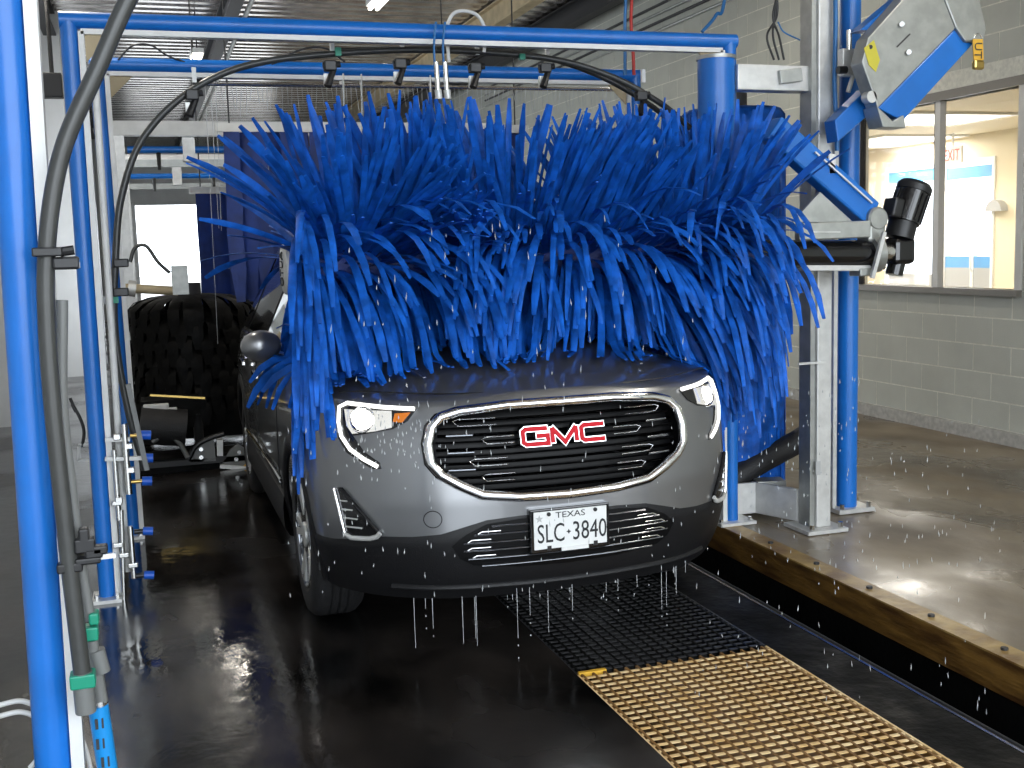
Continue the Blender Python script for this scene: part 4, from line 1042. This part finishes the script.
lk = thing('lockout_tag', 'yellow lockout tag with black letters hanging from the galvanised arm', 'tag', at(978, 70, yu-.02))
yt = yu-.03
MB().prism([at(x, y, yt) for x, y in ((973,39),(983,39),(984,60),(974,60))], (0, .008, 0)).build('strap', M['yellow'], lk, bevel=.002)
c = at(978, 65, yt); MB().box(c, (.065, .03, .05)).build('lock_body', M['brass'], lk, bevel=.012)
MB().tube(crom([at(975, 44, yt+.03), at(974, 37, yt+.02), at(979, 34, yt+.02), at(982, 38, yt+.02), at(981, 45, yt+.03)], 5), .005, 8).build('shackle', M['steel'], lk, 60)
tl = at(983.2, 43, yt); br_ = at(974.3, 58.5, yt); ww = tl.x-br_.x; hh = tl.z-br_.z
text_mesh('UT', lambda x, y, d: V(br_.x+y, yt-.001-d, tl.z-x), hh, ww*.85, .002, 'lettering', M['iron'], lk)
vlv = thing('air_valve', 'small silver air valve on the blue tube above the swing arm', 'valve', at(850, 80, 5.1))
MB().bb(at(843, 48, 5.1), at(855, 76, 5.1)+V(0, .05, 0)).build('body', M['alu'], vlv, bevel=.006)
MB().cyl(at(849, 30, 5.1), at(849, 50, 5.1), .014, 10).build('port', M['steel'], vlv, 40)
MB().cyl(at(838, 70, 5.1), at(846, 70, 5.1), .02, 10).build('knob', M['black'], vlv, 40)
MB().cyl(at(848, 92, 5.1), at(853, 76, 5.1), .012, 10).build('elbow', M['alu'], vlv, 40)
vl2 = thing('limit_switch', 'small white switch with black edge just above the blue arm', 'switch', at(830, 172, 4.95))
MB().bb(at(822, 156, 4.95), at(828, 170, 4.95)+V(0, .05, 0)).build('backing', M['black'], vl2)
MB().bb(at(829, 154, 4.95), at(836, 174, 4.95)+V(0, .05, 0)).build('body', M['white'], vl2, bevel=.004)
for k in range(3):
    hosething('cable', 'black cable looping beside the galvanised beam, %s of three' % ('left', 'middle', 'right')[k], [(776+3*k,-20),(777-2*k,15),(771+6*k-4,36),(774+5*k,60)], .006, M['black'], 5.35, 'cable', group='black cables by the beam')
hosething('cable', 'thin blue wire curving from the black cables to the column', [(778,22),(784,32),(800,40)], .004, M['bluehose'], 5.3, 'cable')

# ------------------------------------------------------------------ wrap brush on the right and dark brushes down the lane
def side_brush(label, cx, cy, z0, z1, rad, m, nst, wst, L, hang, nz, name='side_brush'):
    t = thing(name, label, 'brush', (cx, cy, 0))
    MB().cyl((cx, cy, z0), (cx, cy, z1+.1), .09, 20).build('drum', M['iron'], t, 40)
    MB().cyl((cx, cy, 0), (cx, cy, z0), .04, 14).build('pivot_post', M['iron'], t, 40)
    MB().cyl((cx, cy, 0), (cx, cy, .02), .16, 20).build('base_plate', M['iron'], t, 40)
    for j in range(nz):
        zz = z1-(z1-z0-.25)*j/max(1, nz-1)
        for k in range(nst):
            a = 2*math.pi*(k+.5*(j % 2)+rnd.uniform(-.25, .25))/nst; d = V(math.cos(a), math.sin(a), .15); p = V(cx, cy, zz)+V(math.cos(a), math.sin(a), 0)*.08; P = [p.copy()]
            LL = L*rnd.uniform(.85, 1.1)
            for i in range(6):
                d = (d+V(0, 0, -hang*(.3+i/6))).normalized(); p = p+d*LL/6
                r2 = math.hypot(p.x-cx, p.y-cy)
                if r2 > rad: p.x = cx+(p.x-cx)*rad/r2; p.y = cy+(p.y-cy)*rad/r2
                p.z = max(p.z, .12); P.append(p.copy())
            vs, fs = strip_mesh(P, V(-math.sin(a), math.cos(a), 0), wst, .008); MB().add(vs, fs).build('cloth_strip', m, t, 60)
    return t
side_brush('blue upright wrap brush with long drooping cloth right of the car', 3.36, 6.0, .25, 2.35, .30, M['foam'], 14, .17, 1.1, .45, 8, 'wrap_brush')
side_brush('black upright side brush standing deep in the lane left of the car', .36, 9.52, .3, 1.28, .50, M['ironblk'], 26, .09, .70, .35, 7)
hs = hosething('duct_hose', 'black ribbed duct slanting in front of the blue wrap brush', [(728,482),(760,462),(800,440),(822,424)], .07, M['rubber'], 5.72)
def curtain(label, Y, x0, x1, zt, zb, n, m):
    t = thing('cloth_curtain', label, 'curtain', ((x0+x1)/2, Y, zb), 'hanging cloth curtains')
    MB().bb((x0-.05, Y-.03, zt), (x1+.05, Y+.03, zt+.06)).build('hanger_bar', M['white'], t)
    for s in (x0+.05, x1-.05): MB().cyl((s, Y, zt), (s, Y, ZC), .006, 6).build('hanger_rod', M['iron'], t)
    for k in range(n):
        x = x0+(x1-x0)*(k+.5)/n; w = (x1-x0)/n*1.1
        P = [V(x+rnd.uniform(-.01,.01), Y+.02*math.sin(k*2.1+i)*i/5+(.02 if k % 2 else -.02), zt-(zt-zb)*i/5) for i in range(6)]
        vs, fs = strip_mesh(P, V(1, rnd.uniform(-.3,.3), 0), w, .010); MB().add(vs, fs).build('cloth_strip', m, t, 60)
curtain('dark blue cloth curtain hanging from a white bar behind the brush', 8.5, .62, 2.9, 2.48, 1.25, 22, M['foamd'])
curtain('dark cloth curtain hanging deeper in the lane beside the bright opening', 10.6, .50, 2.9, 2.15, .5, 18, M['foamd'])

# tire scrubber on the left
ts = thing('tire_scrubber', 'black wheel scrubber with grey end plates low at the left of the lane', 'scrubber', (.35, 8.6, 0))
q = lambda x, y: at(x, y, 8.55)
MB().bb(q(132, 470)+V(0,0,-.0), q(246, 455)+V(0, .5, 0)).build('frame_beam', M['iron'], ts)
MB().bb(V(q(140, 470).x, 8.6, 0), V(q(240, 470).x, 9.0, q(200, 458).z)).build('base_block', M['ironblk'], ts)
MB().cyl(q(140, 425), q(186, 428), .14, 24).build('brush_roll', M['rubber'], ts, 40)
MB().prism([q(x, y) for x, y in ((190,462),(193,448),(203,440),(214,439),(216,461))], (0, .03, 0)).build('end_plate', M['greyp'], ts)
MB().prism([q(x, y) for x, y in ((217,440),(223,440),(223,456),(217,456))], (0, .06, 0)).build('silver_block', M['alu'], ts)
MB().prism([q(x, y) for x, y in ((222,465),(230,450),(238,444),(247,450),(248,462),(243,467))], (0, .03, 0)).build('end_plate', M['greyp'], ts)
MB().beam(q(220, 466), q(248, 468), .05, .03).build('foot_rail', M['alu'], ts)
MB().beam(q(240, 471), q(251, 462), .04, .03).build('corner_stop', M['yellow'], ts)
for (x, y) in ((201,449),(201,457),(239,452),(236,459)): MB().cyl(q(x, y)+V(0,-.02,0), q(x, y), .016, 8).build('bolt', M['steel'], ts)
MB().tube(crom([q(x, y) for x, y in ((188,460),(196,446),(210,438),(224,434))], 5), .02, 8).build('curved_guard', M['black'], ts, 60)
MB().tube(crom([q(x, y)+V(0,-.1,0) for x, y in ((152,440),(165,433),(178,440),(187,455))], 5), .018, 8).build('hose', M['greyp'], ts, 60)
MB().box(q(156, 407), (.18, .08, .05)).build('white_cover', M['white'], ts, bevel=.01)
MB().box(q(170, 409), (.10, .06, .025)).build('white_cover', M['white'], ts, bevel=.006)
MB().beam(q(150, 395), q(205, 398), .02, .014).build('top_rod', M['brass'], ts)
MB().bb(q(142, 418), q(200, 398)+V(0, .3, 0)).build('motor_housing', M['ironblk'], ts)
spn = thing('dark_backing', 'black sheet added to darken the bright gaps behind the wheel scrubber', 'panel', (.3, 10.05, 0))  # added sheet, hides the bright floor and wall behind the scrubber
MB().bb((-.12, 10.03, .02), (.95, 10.06, 1.18)).build('sheet', M['ironblk'], spn)
for x in (-.05, .88): MB().bb((x-.03, 10.06, 0), (x+.03, 10.11, 1.2)).build('post', M['iron'], spn)
# bits in the bright opening
t = thing('pipe_arm', 'brown horizontal pipe sticking into the bright far opening', 'pipe', at(150, 292, 9.0))
MB().cyl(at(122, 288, 9.0), at(178, 291, 9.0), .035, 12).build('pipe', M['tanbeam'], t, 40)
MB().cyl(at(128, 288, 9.0), at(136, 289, 9.0), .06, 12).build('collar', M['alu'], t, 40)
MB().box(at(180, 280, 9.0), (.12, .1, .22)).build('end_block', M['galv'], t)
hosething('cable', 'dark cable arching across the bright far opening', [(130,262),(135,248),(146,246),(158,262),(170,273)], .014, M['hose'], 9.0, 'cable')

# ------------------------------------------------------------------ water drops in the air and drips under the bumper
wd = MB()
def drop(p, l, r):
    ax = V(rnd.uniform(-.15, .15), 0, 1).normalized(); b = p+ax*l; s1 = V(1,0,0)*r; s2 = V(0,1,0)*r; c = p+ax*l*.35
    wd.add([p, c+s1, c+s2, c-s1, c-s2, b], [(0,2,1),(0,3,2),(0,4,3),(0,1,4),(5,1,2),(5,2,3),(5,3,4),(5,4,1)])
for k in range(150): drop(at(rnd.gauss(400, 32), rnd.gauss(440, 22), rnd.uniform(3.6, 3.95)), rnd.uniform(.008, .022), .0022)
for k in range(130): drop(at(rnd.uniform(740, 1000), rnd.uniform(420, 590), rnd.uniform(4.0, 5.1)), rnd.uniform(.01, .035), .0028)
for k in range(70): drop(at(rnd.uniform(735, 860), rnd.uniform(380, 480), rnd.uniform(4.6, 5.1)), rnd.uniform(.01, .03), .003)
for k in range(120): drop(at(rnd.uniform(280, 720), rnd.uniform(400, 600), rnd.uniform(3.3, 3.8)), rnd.uniform(.008, .03), .0020)
for k in range(60): drop(at(rnd.uniform(330, 700), rnd.uniform(220, 400), rnd.uniform(4.0, 4.25)), rnd.uniform(.01, .04), .0025)
for k in range(60): drop(at(rnd.uniform(690, 1000), rnd.uniform(560, 720), rnd.uniform(2.8, 3.4)), rnd.uniform(.008, .03), .0018)
o = wd.build('water_drops', M['water']); tag(o, 'scattered water drops falling around the car front', 'water drops'); o['kind'] = 'stuff'
dp_ = MB()
for k in range(22):
    u = rnd.uniform(-.75, .62); p = cw(u, S(u, .30)+rnd.uniform(-.01,.05), rnd.uniform(.26, .29)); L = rnd.choice((.05,.08,.12,.2))
    dp_.cyl(p, p+V(0,0,-L), 0.0014, 5, .0009)
    for j in range(rnd.randint(0, 2)): dp_.ball(p+V(0,0,-L-.03-.05*j), .0022, 5, 4, (1,1,2))
o = dp_.build('water_drips', M['water']); tag(o, 'thin streams of water dripping from under the car bumper', 'water drips'); o['kind'] = 'stuff'
